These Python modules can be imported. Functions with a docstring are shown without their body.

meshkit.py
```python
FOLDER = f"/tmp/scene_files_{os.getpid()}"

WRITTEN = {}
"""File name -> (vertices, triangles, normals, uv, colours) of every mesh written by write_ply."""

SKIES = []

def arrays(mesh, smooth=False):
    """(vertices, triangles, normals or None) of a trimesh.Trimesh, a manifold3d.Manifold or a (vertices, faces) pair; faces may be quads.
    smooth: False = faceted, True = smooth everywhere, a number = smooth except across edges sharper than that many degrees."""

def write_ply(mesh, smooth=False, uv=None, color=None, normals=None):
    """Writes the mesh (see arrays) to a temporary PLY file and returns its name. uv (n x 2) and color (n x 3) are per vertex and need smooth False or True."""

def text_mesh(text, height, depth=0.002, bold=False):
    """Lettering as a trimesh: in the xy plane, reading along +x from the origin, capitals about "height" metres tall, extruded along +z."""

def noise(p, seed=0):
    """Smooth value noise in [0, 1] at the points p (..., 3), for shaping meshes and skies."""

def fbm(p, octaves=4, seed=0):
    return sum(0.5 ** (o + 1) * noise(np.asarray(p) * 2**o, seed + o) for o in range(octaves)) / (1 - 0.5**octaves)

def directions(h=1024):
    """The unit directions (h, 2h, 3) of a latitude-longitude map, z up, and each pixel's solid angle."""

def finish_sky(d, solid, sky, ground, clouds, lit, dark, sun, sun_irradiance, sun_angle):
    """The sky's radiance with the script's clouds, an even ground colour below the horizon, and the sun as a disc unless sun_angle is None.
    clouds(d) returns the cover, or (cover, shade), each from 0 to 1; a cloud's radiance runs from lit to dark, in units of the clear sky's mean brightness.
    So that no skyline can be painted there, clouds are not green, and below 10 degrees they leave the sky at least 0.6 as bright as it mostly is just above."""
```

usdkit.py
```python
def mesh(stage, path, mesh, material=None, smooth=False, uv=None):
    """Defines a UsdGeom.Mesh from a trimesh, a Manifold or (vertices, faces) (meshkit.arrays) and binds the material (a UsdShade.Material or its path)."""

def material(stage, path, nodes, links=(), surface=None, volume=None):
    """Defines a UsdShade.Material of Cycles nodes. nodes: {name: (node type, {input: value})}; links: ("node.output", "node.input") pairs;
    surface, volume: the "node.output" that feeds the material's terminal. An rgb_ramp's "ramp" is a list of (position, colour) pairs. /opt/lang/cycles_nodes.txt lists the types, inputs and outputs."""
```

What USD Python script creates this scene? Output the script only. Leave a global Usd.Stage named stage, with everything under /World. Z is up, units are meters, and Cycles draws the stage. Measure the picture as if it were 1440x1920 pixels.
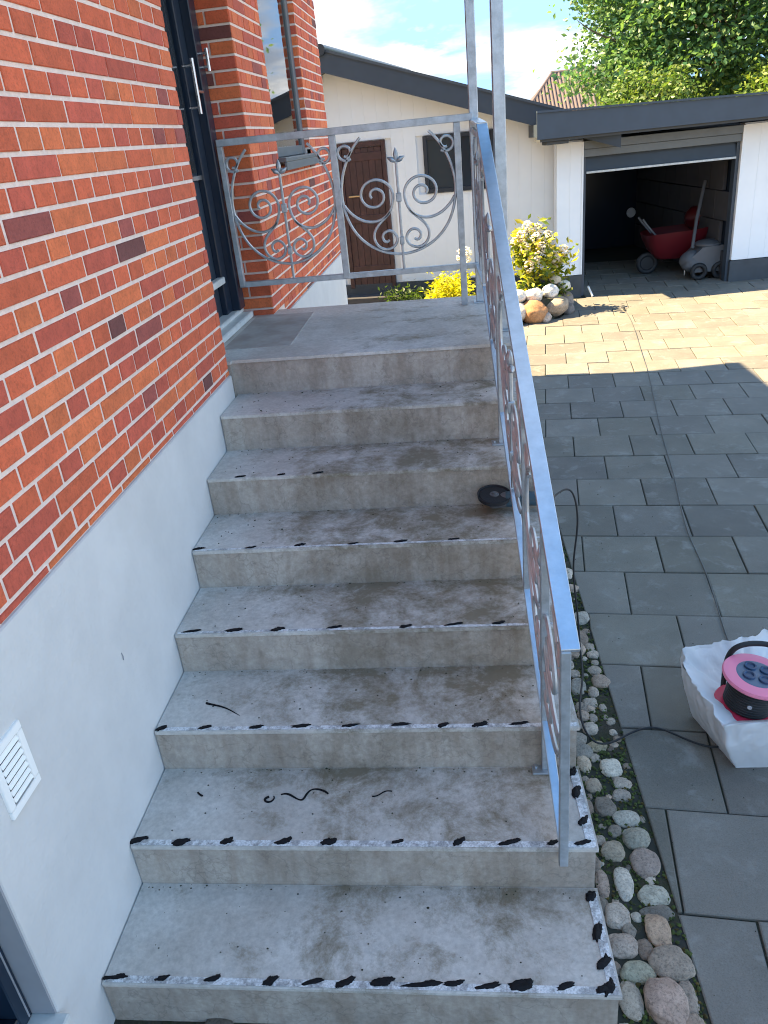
import math, random
import numpy as np, trimesh, usdkit, meshkit
import manifold3d as m3
from shapely.geometry import Polygon, box as sbox
from scipy.interpolate import CubicSpline
from pxr import Usd, UsdGeom, UsdLux, UsdShade, Gf, Sdf, Vt

stage = Usd.Stage.CreateInMemory()
UsdGeom.SetStageUpAxis(stage, 'Z'); UsdGeom.SetStageMetersPerUnit(stage, 1.0)
UsdGeom.Xform.Define(stage, '/World'); UsdGeom.Scope.Define(stage, '/World/Looks')
rng = np.random.default_rng(7); random.seed(7)

# ------------------------------------------------------------------ camera, sky, sun, exposure
CAM = np.array([1.0653, -1.2558, 2.1517])
CR = np.array([0.9924847, 0.07950371, -0.09302303]); CU = np.array([0.04872573, 0.44056114, 0.89639929]); CF = np.array([-0.1122494, 0.89419519, -0.43337631])
FPX = 1451.84
cam = UsdGeom.Camera.Define(stage, '/World/camera')
mt = Gf.Matrix4d(*[float(v) for v in (*CR, 0, *CU, 0, *(-CF), 0, *CAM, 1)])
cam.AddTransformOp().Set(mt)
cam.CreateHorizontalApertureAttr(36.0); cam.CreateVerticalApertureAttr(48.0)
cam.CreateFocalLengthAttr(FPX / 1440 * 36.0)
cam.CreateClippingRangeAttr(Gf.Vec2f(0.05, 2000))
cam.CreateExposureAttr(3.45)
SUN = np.array([-0.62, 0.06, 0.75]); SUN /= np.linalg.norm(SUN)
sun = UsdLux.DistantLight.Define(stage, '/World/sun')
sun.CreateIntensityAttr(0.62); sun.CreateAngleAttr(0.55); sun.CreateNormalizeAttr(True); sun.CreateColorAttr(Gf.Vec3f(1.0, 0.77, 0.46))
zx = SUN; xx = np.cross([0, 0, 1.0], zx); xx /= np.linalg.norm(xx); yx = np.cross(zx, xx)
sun.AddTransformOp().Set(Gf.Matrix4d(*[float(v) for v in (*xx, 0, *yx, 0, *zx, 0, 0, 0, 0, 1)]))
CLOUD_AT = (7.9, 2.2, 1.1)
dome = UsdLux.DomeLight.Define(stage, '/World/sky')
dome.CreateIntensityAttr(1.0)
sky_mat = usdkit.material(stage, '/World/Looks/sky', {
    'sky': ('sky_texture', {'sky_type': 'single_scattering', 'sun_disc': False, 'sun_elevation': math.asin(SUN[2]), 'sun_rotation': math.atan2(SUN[0], SUN[1]), 'air_density': 1.0, 'aerosol_density': 0.6, 'ozone_density': 1.6}),
    'tc': ('texture_coordinate', {}), 'sx': ('separate_xyz', {}), 'zc': ('math', {'math_type': 'maximum', 'value2': 0.0}), 'za': ('math', {'math_type': 'add', 'value2': 0.22}),
    'dx': ('math', {'math_type': 'divide'}), 'dy': ('math', {'math_type': 'divide'}), 'cv': ('combine_xyz', {}),
    'map': ('mapping', {'scale': (1.0, 1.0, 1.0), 'location': CLOUD_AT}),
    'n': ('noise_texture', {'scale': 1.15, 'detail': 10.0, 'roughness': 0.60, 'distortion': 0.15}),
    'cov': ('rgb_ramp', {'ramp': [(0.0, (0, 0, 0)), (0.455, (0, 0, 0)), (0.53, (0.8, 0.8, 0.8)), (0.60, (1, 1, 1)), (1.0, (1, 1, 1))]}),
    'n2': ('noise_texture', {'scale': 2.6, 'detail': 8.0, 'roughness': 0.6}),
    'shade': ('rgb_ramp', {'ramp': [(0.0, (1.1, 1.3, 1.6)), (0.42, (1.45, 1.6, 1.85)), (0.54, (2.3, 2.35, 2.4)), (0.66, (3.7, 3.65, 3.5)), (1.0, (4.6, 4.5, 4.3))]}),
    'hs': ('hsv', {'hue': 0.49, 'saturation': 1.32, 'value': 0.95}), 'cap': ('mix_color', {'blend_type': 'darken', 'fac': 1.0, 'b': (1.05, 1.8, 2.95), 'use_clamp': False}), 'mix': ('mix_color', {'use_clamp': False}),
    'bg': ('background_shader', {'strength': 0.055})},
    [('tc.generated', 'sx.vector'), ('sx.z', 'zc.value1'), ('zc.value', 'za.value1'), ('sx.x', 'dx.value1'), ('za.value', 'dx.value2'), ('sx.y', 'dy.value1'), ('za.value', 'dy.value2'), ('dx.value', 'cv.x'), ('dy.value', 'cv.y'),
     ('cv.vector', 'map.vector'), ('map.vector', 'n.vector'), ('map.vector', 'n2.vector'), ('n.fac', 'cov.fac'), ('n2.fac', 'shade.fac'),
     ('sky.color', 'hs.color'), ('hs.color', 'cap.a'), ('cap.result', 'mix.a'), ('shade.color', 'mix.b'), ('cov.color', 'mix.fac'), ('mix.result', 'bg.color')], surface='bg.background')
UsdShade.MaterialBindingAPI.Apply(dome.GetPrim()).Bind(sky_mat)
dome.GetPrim().SetCustomDataByKey('kind', 'structure')

# ------------------------------------------------------------------ helpers
used = {}
def path_of(parent, name):
    base = '/World' if parent is None else str(parent.GetPath())
    k = (base, name); n = used.get(k, 0); used[k] = n + 1
    return f'{base}/{name}' + (f'_{n:03d}' if n else '')
LOC = {}
def data(p, label=None, cat=None, group=None, kind=None):
    for k, v in (('label', label), ('category', cat), ('group', group), ('kind', kind)):
        if v: p.SetCustomDataByKey(k, v)
    return p
def thing(name, label, cat, loc=(0, 0, 0), group=None, kind=None):
    x = UsdGeom.Xform.Define(stage, path_of(None, name)); x.AddTranslateOp().Set(Gf.Vec3d(*map(float, loc)))
    p = x.GetPrim(); LOC[str(p.GetPath())] = np.array(loc, float)
    return data(p, label, cat, group, kind)
def root_loc(p):
    while p is not None and str(p.GetPath()) != '/World':
        if str(p.GetPath()) in LOC: return LOC[str(p.GetPath())]
        p = p.GetParent()
    return np.zeros(3)
def obj(name, mesh, mat, parent=None, smooth=False, label=None, cat=None, group=None, kind=None, tint=None):
    """mesh in world coordinates; stored relative to its thing's base."""
    v, f, n = meshkit.arrays(mesh, smooth)
    v = v - (root_loc(parent) if parent is not None else 0)
    path = path_of(parent, name)
    m = UsdGeom.Mesh.Define(stage, path)
    m.CreatePointsAttr(Vt.Vec3fArray.FromNumpy(v.astype(np.float32)))
    m.CreateFaceVertexCountsAttr(Vt.IntArray.FromNumpy(np.full(len(f), 3, np.int32)))
    m.CreateFaceVertexIndicesAttr(Vt.IntArray.FromNumpy(f.astype(np.int32).ravel()))
    m.CreateSubdivisionSchemeAttr('none')
    if n is not None:
        m.CreateNormalsAttr(Vt.Vec3fArray.FromNumpy(n.astype(np.float32))); m.SetNormalsInterpolation('vertex')
    if tint is not None:
        t = np.broadcast_to(np.asarray(tint, np.float32), (len(v), 3))
        UsdGeom.PrimvarsAPI(m).CreatePrimvar('tint', Sdf.ValueTypeNames.Color3fArray, 'vertex').Set(Vt.Vec3fArray.FromNumpy(np.ascontiguousarray(t)))
    UsdShade.MaterialBindingAPI.Apply(m.GetPrim()).Bind(mat)
    return data(m.GetPrim(), label, cat, group, kind)
cat_ = trimesh.util.concatenate
def bx(x0, x1, y0, y1, z0, z1, ch=0.0):
    if ch <= 0:
        m = trimesh.creation.box([x1 - x0, y1 - y0, z1 - z0]); m.apply_translation([(x0 + x1) / 2, (y0 + y1) / 2, (z0 + z1) / 2]); return m
    pts = []
    for sx in (0, 1):
        for sy in (0, 1):
            for sz in (0, 1):
                c = np.array([(x0, x1)[sx], (y0, y1)[sy], (z0, z1)[sz]]); d = np.array([1 - 2 * sx, 1 - 2 * sy, 1 - 2 * sz]) * ch
                for a in range(3):
                    p = c.copy()
                    for b in range(3):
                        if b != a: p[b] += d[b]
                    pts.append(p)
    return trimesh.convex.convex_hull(np.array(pts))
def tube(path, r, seg=8, closed=False, cap=True, up=(0, 0, 1)):
    p = np.asarray(path, float); n = len(p); r = np.broadcast_to(np.asarray(r, float), (n,))
    t = np.gradient(p, axis=0) if not closed else np.roll(p, -1, 0) - np.roll(p, 1, 0)
    t /= np.maximum(np.linalg.norm(t, axis=1, keepdims=True), 1e-9)
    a = np.cross(t[0], up)
    if np.linalg.norm(a) < 1e-3: a = np.cross(t[0], [1, 0, 0.1])
    a /= np.linalg.norm(a); rings = []
    for i in range(n):
        a = a - t[i] * (a @ t[i]); a /= np.linalg.norm(a); b = np.cross(t[i], a)
        th = np.arange(seg) / seg * 2 * np.pi + np.pi / seg
        rings.append(p[i] + r[i] * (np.cos(th)[:, None] * a + np.sin(th)[:, None] * b))
    v = np.vstack(rings); f = []
    for i in range(n if closed else n - 1):
        j = (i + 1) % n
        for k in range(seg):
            l = (k + 1) % seg
            f += [[i * seg + k, j * seg + k, j * seg + l], [i * seg + k, j * seg + l, i * seg + l]]
    if cap and not closed:
        v = np.vstack([v, p[0], p[-1]])
        for k in range(seg):
            l = (k + 1) % seg
            f += [[len(v) - 2, k, l], [len(v) - 1, (n - 1) * seg + l, (n - 1) * seg + k]]
    m = trimesh.Trimesh(v, np.array(f), process=False); m.fix_normals() if n < 40 else None
    return m
def spline(pts, n=40, closed=False):
    p = np.asarray(pts, float)
    d = np.r_[0, np.cumsum(np.linalg.norm(np.diff(p, axis=0), axis=1) ** 0.6)]
    return CubicSpline(d, p)(np.linspace(0, d[-1], n))
def bar(p0, p1, w, h, up=(0, 0, 1), ch=0.0015):
    """rectangular bar: w across, h along up."""
    p0, p1 = np.array(p0, float), np.array(p1, float); d = p1 - p0; L = np.linalg.norm(d); d /= L
    s = np.cross(d, up); s /= np.linalg.norm(s); u = np.cross(s, d)
    m = bx(-w / 2, w / 2, 0, L, -h / 2, h / 2, ch)
    T = np.eye(4); T[:3, 0] = s; T[:3, 1] = d; T[:3, 2] = u; T[:3, 3] = p0
    m.apply_transform(T); return m
def revolve(profile, center, axis=(0, 0, 1), seg=32):
    m = trimesh.creation.revolve(np.array(profile), sections=seg)
    T = trimesh.geometry.align_vectors([0, 0, 1], np.array(axis, float) / np.linalg.norm(axis)); T[:3, 3] = center
    m.apply_transform(T); return m
def prism(poly, z0, z1):
    m = trimesh.creation.extrude_polygon(poly, z1 - z0, engine='earcut'); m.apply_translation([0, 0, z0]); return m
def blob(c, rad, sub=2, amp=0.18, freq=1.6, seed=0, flat=0.0):
    m = trimesh.creation.icosphere(sub, 1.0); v = np.array(m.vertices)
    k = 1 + amp * (meshkit.fbm(v * freq + seed * 7.13, 3, seed) - 0.5) * 2
    v = v * k[:, None]
    if flat: v[:, 2] = np.where(v[:, 2] < 0, v[:, 2] * (1 - flat), v[:, 2])
    v = v * np.asarray(rad); m.vertices = v
    a = rng.uniform(0, 2 * np.pi); m.apply_transform(trimesh.transformations.rotation_matrix(a, [0, 0, 1])); m.apply_translation(c); return m
def pix(p):
    d = np.atleast_2d(p) - CAM; z = d @ CF
    return np.stack([720 + FPX * (d @ CR) / z, 960 - FPX * (d @ CU) / z, z], 1)
def frame(A, ang):
    ca, sa = math.cos(ang), math.sin(ang)
    T = np.eye(4); T[:2, 0] = ca, sa; T[:2, 1] = -sa, ca; T[:2, 3] = A; return T
def put(m, T):
    m = m.copy(); m.apply_transform(T); return m

# ------------------------------------------------------------------ materials
MAT = {}
def mat(name, color, rough=0.6, metal=0.0, spec=0.5, var=0.0, scale=8.0, bump=0.0, bscale=60.0, color2=None, tint=False, coat=0.0, bdist=0.004):
    nodes = {'p': ('principled_bsdf', {'roughness': rough, 'metallic': metal, 'specular_ior_level': spec, 'coat_weight': coat})}
    links = []
    c2 = color2 if color2 is not None else tuple(min(1, c * (1 - var)) for c in color)
    nodes['g'] = ('geometry', {})
    if tint:
        nodes['at'] = ('attribute', {'attribute': 'tint'})
        nodes['n'] = ('noise_texture', {'scale': scale, 'detail': 6.0, 'roughness': 0.65})
        nodes['r'] = ('rgb_ramp', {'ramp': [(0.0, (1 - var,) * 3), (0.3, (1 - var,) * 3), (0.7, (1 + var * .5,) * 3), (1.0, (1 + var * .5,) * 3)]})
        nodes['m'] = ('mix_color', {'blend_type': 'multiply', 'fac': 1.0, 'use_clamp': False})
        links += [('g.position', 'n.vector'), ('n.fac', 'r.fac'), ('at.color', 'm.a'), ('r.color', 'm.b'), ('m.result', 'p.base_color')]
    elif var > 0 or color2 is not None:
        nodes['n'] = ('noise_texture', {'scale': scale, 'detail': 7.0, 'roughness': 0.65})
        nodes['r'] = ('rgb_ramp', {'ramp': [(0.0, c2), (0.36, c2), (0.64, color), (1.0, color)]})
        links += [('g.position', 'n.vector'), ('n.fac', 'r.fac'), ('r.color', 'p.base_color')]
    else:
        nodes['p'][1]['base_color'] = color
    if bump > 0:
        nodes['bn'] = ('noise_texture', {'scale': bscale, 'detail': 5.0, 'roughness': 0.6})
        nodes['b'] = ('bump', {'strength': bump, 'distance': bdist})
        links += [('g.position', 'bn.vector'), ('bn.fac', 'b.height'), ('b.normal', 'p.normal')]
    MAT[name] = usdkit.material(stage, '/World/Looks/' + name, nodes, links, surface='p.BSDF'); return MAT[name]
mat('mortar', (0.82, 0.68, 0.60), 0.95, var=0.15, scale=30, bump=0.6, bscale=160)
mat('plaster', (0.62, 0.62, 0.61), 0.85, var=0.11, scale=2.6, bump=0.6, bscale=55, bdist=.004)
mat('white_board', (0.76, 0.78, 0.80), 0.6, var=0.04, scale=3)
mat('dark_plinth', (0.05, 0.058, 0.066), 0.7, var=0.25, scale=6, bump=0.2)
mat('navy', (0.012, 0.022, 0.034), 0.3, var=0.15, scale=4)
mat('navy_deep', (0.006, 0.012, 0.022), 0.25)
mat('slate_blue', (0.040, 0.055, 0.075), 0.5, var=0.15, scale=5)
mat('grey_metal', (0.13, 0.145, 0.155), 0.45, metal=0.3, var=0.15, scale=5)
mat('light_frame', (0.30, 0.31, 0.33), 0.6, var=0.1, scale=6)
mat('sill_stone', (0.62, 0.64, 0.62), 0.6, var=0.15, scale=15, bump=0.2)
mat('steel', (0.50, 0.54, 0.57), 0.42, metal=0.75, var=0.28, scale=22, bump=0.12, bscale=90)
mat('steel_flat', (0.56, 0.62, 0.68), 0.30, metal=0.85, var=0.16, scale=18, bump=0.08, bscale=120)
mat('chrome', (0.78, 0.78, 0.78), 0.2, metal=1.0)
mat('brass', (0.62, 0.44, 0.24), 0.3, metal=1.0)
mat('brown_wood', (0.060, 0.021, 0.020), 0.5, var=0.45, scale=9)
mat('black_glue', (0.004, 0.004, 0.006), 0.6, spec=.25, bump=0.5, bscale=150)
mat('rubber', (0.012, 0.013, 0.015), 0.55)
mat('reel_red', (0.62, 0.045, 0.10), 0.35)
mat('reel_pink', (0.80, 0.22, 0.34), 0.4)
mat('reel_plate', (0.10, 0.14, 0.20), 0.35)
mat('socket_blue', (0.03, 0.06, 0.12), 0.3)
mat('grinder_body', (0.03, 0.06, 0.08), 0.45)
mat('disc_black', (0.012, 0.014, 0.018), 0.7, bump=0.4, bscale=300)
def speckled(name, rough, scale1, lo1, hi1, scale2, lo2, hi2, bump, bscale, bdist, spots=None):
    nodes = {'g': ('geometry', {}), 'at': ('attribute', {'attribute': 'tint'}), 'p': ('principled_bsdf', {'roughness': rough}),
        'n': ('noise_texture', {'scale': scale1, 'detail': 6.0, 'roughness': 0.65}), 'r': ('rgb_ramp', {'ramp': [(0.0, (lo1,) * 3), (0.34, (lo1,) * 3), (0.66, (hi1,) * 3), (1.0, (hi1,) * 3)]}),
        'n2': ('noise_texture', {'scale': scale2, 'detail': 3.0, 'roughness': 0.8}), 'r2': ('rgb_ramp', {'ramp': [(0.0, (lo2,) * 3), (0.38, (lo2,) * 3), (0.50, (1,) * 3), (0.60, (1,) * 3), (0.70, (hi2,) * 3), (1.0, (hi2,) * 3)]}),
        'm': ('mix_color', {'blend_type': 'multiply', 'fac': 1.0, 'use_clamp': False}), 'm2': ('mix_color', {'blend_type': 'multiply', 'fac': 1.0, 'use_clamp': False}),
        'bn': ('noise_texture', {'scale': bscale, 'detail': 5.0, 'roughness': 0.65}), 'b': ('bump', {'strength': bump, 'distance': bdist})}
    links = [('g.position', 'n.vector'), ('g.position', 'n2.vector'), ('g.position', 'bn.vector'), ('n.fac', 'r.fac'), ('n2.fac', 'r2.fac'), ('at.color', 'm.a'), ('r.color', 'm.b'), ('m.result', 'm2.a'), ('r2.color', 'm2.b'), ('bn.fac', 'b.height'), ('b.normal', 'p.normal')]
    last = 'm2.result'
    if spots:
        nodes |= {'s': ('noise_texture', {'scale': spots[0], 'detail': 9.0, 'roughness': 0.75, 'distortion': 0.4}), 'sr': ('map_range', {'from_min': spots[1], 'from_max': spots[2], 'to_min': 0.0, 'to_max': spots[4], 'clamp': True}), 'sm': ('mix_color', {'b': spots[3], 'use_clamp': False})}
        links += [('g.position', 's.vector'), ('s.fac', 'sr.value'), ('sr.result', 'sm.fac'), (last, 'sm.a')]; last = 'sm.result'
    links.append((last, 'p.base_color'))
    MAT[name] = usdkit.material(stage, '/World/Looks/' + name, nodes, links, surface='p.BSDF')
speckled('stone', 0.85, 22, 0.72, 1.08, 130, 0.62, 1.25, 0.8, 90, .005, spots=(30, .56, .70, (0.05, 0.05, 0.03), .75))
speckled('brick', 0.85, 18, 0.86, 1.10, 95, 0.80, 1.08, 0.6, 120, .004, spots=(26, .60, .74, (0.16, 0.045, 0.035), .45))
mat('soil', (0.060, 0.050, 0.038), 0.95, color2=(0.030, 0.036, 0.014), scale=14, bump=1.0, bscale=70, bdist=0.012)
mat('moss', (0.05, 0.08, 0.016), 0.95, var=0.3, scale=40, tint=True)
mat('joint', (0.036, 0.036, 0.033), 0.95, color2=(0.024, 0.03, 0.015), scale=9)
speckled('slab', 0.8, 3.2, 0.84, 1.10, 210, 0.80, 1.25, 0.4, 260, .002, spots=(6.5, .54, .68, (0.27, 0.27, 0.25), .6))
mat('ground', (0.20, 0.19, 0.14), 0.95, var=0.4, scale=0.8)
mat('wood_soffit', (0.05, 0.055, 0.06), 0.7)
mat('roof_tile', (0.11, 0.083, 0.082), 0.75, var=0.35, scale=20)
mat('neighbour_wall', (0.55, 0.5, 0.45), 0.9)
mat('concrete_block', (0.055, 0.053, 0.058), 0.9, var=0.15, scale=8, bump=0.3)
mat('red_paint', (0.085, 0.005, 0.008), 0.35)
mat('grey_plastic', (0.10, 0.105, 0.115), 0.5, var=0.15, scale=10)
mat('white_paint', (0.85, 0.85, 0.82), 0.4)
mat('bark', (0.10, 0.075, 0.05), 0.9, var=0.4, scale=12, bump=0.6, bscale=30)
mat('stem', (0.10, 0.11, 0.04), 0.7)
mat('petal', (0.85, 0.78, 0.58), 0.7, tint=True, var=0.1, scale=60)
def leaf_mat(name):
    MAT[name] = usdkit.material(stage, '/World/Looks/' + name, {
        'at': ('attribute', {'attribute': 'tint'}), 'd': ('principled_bsdf', {'roughness': 0.45, 'specular_ior_level': 0.4}),
        't': ('translucent_bsdf', {}), 'h': ('hsv', {'saturation': 1.15, 'value': 1.5}), 'm': ('mix_closure', {'fac': 0.38})},
        [('at.color', 'd.base_color'), ('at.color', 'h.color'), ('h.color', 't.color'), ('d.BSDF', 'm.closure1'), ('t.BSDF', 'm.closure2')], surface='m.closure')
leaf_mat('leaf')
MAT['bag'] = usdkit.material(stage, '/World/Looks/bag', {
    'd': ('principled_bsdf', {'base_color': (0.80, 0.81, 0.82), 'roughness': 0.42, 'normal': (0, 0, 0)}), 't': ('translucent_bsdf', {'color': (0.8, 0.82, 0.85)}), 'm': ('mix_closure', {'fac': 0.2}),
    'g': ('geometry', {}), 'n': ('noise_texture', {'scale': 16.0, 'detail': 3.0, 'distortion': 1.0}), 'b': ('bump', {'strength': 0.3, 'distance': 0.01})},
    [('g.position', 'n.vector'), ('n.fac', 'b.height'), ('b.normal', 'd.normal'), ('d.BSDF', 'm.closure1'), ('t.BSDF', 'm.closure2')], surface='m.closure')
MAT['glass'] = usdkit.material(stage, '/World/Looks/glass', {
    'f': ('fresnel', {'IOR': 1.55}), 't': ('transparent_bsdf', {'color': (0.75, 0.8, 0.82)}), 'gl': ('glossy_bsdf', {'color': (1, 1, 1), 'roughness': 0.02}), 'm': ('mix_closure', {})},
    [('f.fac', 'm.fac'), ('t.BSDF', 'm.closure1'), ('gl.BSDF', 'm.closure2')], surface='m.closure')
# concrete of the stairs: clean at the left, lichen and moss stains towards the middle and right
def concrete(name, base, dark, moss, veins=0.0, mossy=1.0):
    nodes = {'g': ('geometry', {}), 'sx': ('separate_xyz', {}), 'p': ('principled_bsdf', {'roughness': 0.72, 'specular_ior_level': 0.5}),
        'n1': ('noise_texture', {'scale': 3.4, 'detail': 9.0, 'roughness': 0.68, 'distortion': 0.0}),
        'r1': ('rgb_ramp', {'ramp': [(0.0, dark), (0.38, dark), (0.62, base), (1.0, tuple(c * 1.12 for c in base))]}),
        'n2': ('noise_texture', {'scale': 60.0, 'detail': 4.0, 'roughness': 0.7}),
        'r2': ('rgb_ramp', {'ramp': [(0.0, (0.72,) * 3), (0.35, (0.84,) * 3), (0.65, (1.06,) * 3), (1.0, (1.12,) * 3)]}),
        'mu': ('mix_color', {'blend_type': 'multiply', 'fac': 1.0, 'use_clamp': False}),
        'n3': ('noise_texture', {'scale': 5.6, 'detail': 12.0, 'roughness': 0.80, 'distortion': 0.2}),
        'xr': ('map_range', {'from_min': 0.10, 'from_max': 0.62, 'to_min': 0.0, 'to_max': 0.17, 'clamp': True}),
        'xr2': ('map_range', {'from_min': 1.10, 'from_max': 1.36, 'to_min': 0.0, 'to_max': 0.07, 'clamp': True}),
        'yr': ('map_range', {'from_min': 1.7, 'from_max': 2.5, 'to_min': 0.0, 'to_max': 0.13, 'clamp': True}),
        'yr2': ('map_range', {'from_min': 0.0, 'from_max': 1.0, 'to_min': 0.09, 'to_max': 0.0, 'clamp': True}),
        'a1': ('math', {'math_type': 'add'}), 's1': ('math', {'math_type': 'subtract'}), 's2': ('math', {'math_type': 'subtract'}), 's3': ('math', {'math_type': 'subtract'}),
        'fd': ('math', {'math_type': 'divide', 'value2': 0.312}), 'ff': ('math', {'math_type': 'fraction'}), 'fr': ('map_range', {'from_min': 0.62, 'from_max': 1.0, 'to_min': 0.0, 'to_max': 0.06, 'clamp': True}), 'a2': ('math', {'math_type': 'add'}),
        'th': ('map_range', {'from_min': 0.555, 'from_max': 0.74, 'to_min': 0.0, 'to_max': 0.85 * mossy, 'clamp': True}),
        'mm': ('mix_color', {'b': moss, 'use_clamp': False}),
        'bn': ('noise_texture', {'scale': 130.0, 'detail': 5.0, 'roughness': 0.65}), 'b': ('bump', {'strength': 0.35, 'distance': 0.003})}
    links = [('g.position', 'n1.vector'), ('g.position', 'n2.vector'), ('g.position', 'n3.vector'), ('g.position', 'bn.vector'), ('g.position', 'sx.vector'),
        ('n1.fac', 'r1.fac'), ('n2.fac', 'r2.fac'), ('r1.color', 'mu.a'), ('r2.color', 'mu.b'),
        ('sx.x', 'xr.value'), ('sx.x', 'xr2.value'), ('sx.y', 'yr.value'), ('sx.y', 'yr2.value'),
        ('n3.fac', 'a1.value1'), ('xr.result', 'a1.value2'), ('a1.value', 's1.value1'), ('xr2.result', 's1.value2'), ('s1.value', 's2.value1'), ('yr.result', 's2.value2'), ('s2.value', 's3.value1'), ('yr2.result', 's3.value2'),
        ('sx.y', 'fd.value1'), ('fd.value', 'ff.value1'), ('ff.value', 'fr.value'), ('s3.value', 'a2.value1'), ('fr.result', 'a2.value2'), ('a2.value', 'th.value'), ('th.result', 'mm.fac'), ('mu.result', 'mm.a'), ('bn.fac', 'b.height'), ('b.normal', 'p.normal')]
    last = 'mm.result'
    if veins:
        nodes |= {'mp': ('mapping', {'scale': (16.0, 16.0, 2.2)}), 'dn': ('noise_texture', {'scale': 1.0, 'detail': 5.0, 'roughness': 0.6}), 'dr': ('rgb_ramp', {'ramp': [(0.0, (0.62, 0.56, 0.5)), (0.36, (0.78, 0.73, 0.68)), (0.55, (1, 1, 1)), (1.0, (1.06, 1.06, 1.06))]}), 'dm': ('mix_color', {'blend_type': 'multiply', 'fac': 0.8, 'use_clamp': False})}
        links += [('g.position', 'mp.vector'), ('mp.vector', 'dn.vector'), ('dn.fac', 'dr.fac'), (last, 'dm.a'), ('dr.color', 'dm.b')]; last = 'dm.result'
    if veins:
        nodes['vo'] = ('voronoi_texture', {'feature': 'distance_to_edge', 'scale': 6.5, 'randomness': 1.0})
        nodes['vr'] = ('map_range', {'from_min': 0.0, 'from_max': 0.022, 'to_min': veins, 'to_max': 0.0, 'clamp': True})
        nodes['vn'] = ('noise_texture', {'scale': 9.0, 'detail': 4.0})
        nodes['va'] = ('mix_color', {'fac': 0.25, 'use_clamp': False})
        nodes['vm'] = ('mix_color', {'b': (0.10, 0.09, 0.075), 'use_clamp': False})
        links += [('g.position', 'vn.vector'), ('g.position', 'va.a'), ('vn.color', 'va.b'), ('va.result', 'vo.vector'), ('vo.distance', 'vr.value'), ('vr.result', 'vm.fac'), (last, 'vm.a')]
        last = 'vm.result'
    links.append((last, 'p.base_color'))
    MAT[name] = usdkit.material(stage, '/World/Looks/' + name, nodes, links, surface='p.BSDF')
concrete('tread', (0.60, 0.572, 0.528), (0.46, 0.425, 0.38), (0.15, 0.118, 0.062))
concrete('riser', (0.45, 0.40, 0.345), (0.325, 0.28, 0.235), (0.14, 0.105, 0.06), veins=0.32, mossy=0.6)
MAT['edge_strip'] = usdkit.material(stage, '/World/Looks/edge_strip', {
    'g': ('geometry', {}), 'v': ('noise_texture', {'scale': 26.0, 'detail': 3.0, 'roughness': 0.75}), 'w': ('noise_texture', {'scale': 170.0, 'detail': 2.0, 'roughness': 0.8}),
    'r': ('rgb_ramp', {'ramp': [(0.0, (0.34, 0.34, 0.34)), (0.42, (0.42, 0.42, 0.42)), (0.54, (0.74, 0.75, 0.76)), (1.0, (0.82, 0.82, 0.82))]}), 'q': ('rgb_ramp', {'ramp': [(0.0, (0.5,) * 3), (0.4, (0.72,) * 3), (0.58, (1,) * 3), (1.0, (1,) * 3)]}),
    'm': ('mix_color', {'blend_type': 'multiply', 'fac': 1.0}), 'b': ('bump', {'strength': 0.6, 'distance': 0.003}),
    'p': ('principled_bsdf', {'roughness': 0.6})}, [('g.position', 'v.vector'), ('g.position', 'w.vector'), ('v.fac', 'r.fac'), ('w.fac', 'q.fac'), ('r.color', 'm.a'), ('q.color', 'm.b'), ('m.result', 'p.base_color'), ('w.fac', 'b.height'), ('b.normal', 'p.normal')], surface='p.BSDF')

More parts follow.
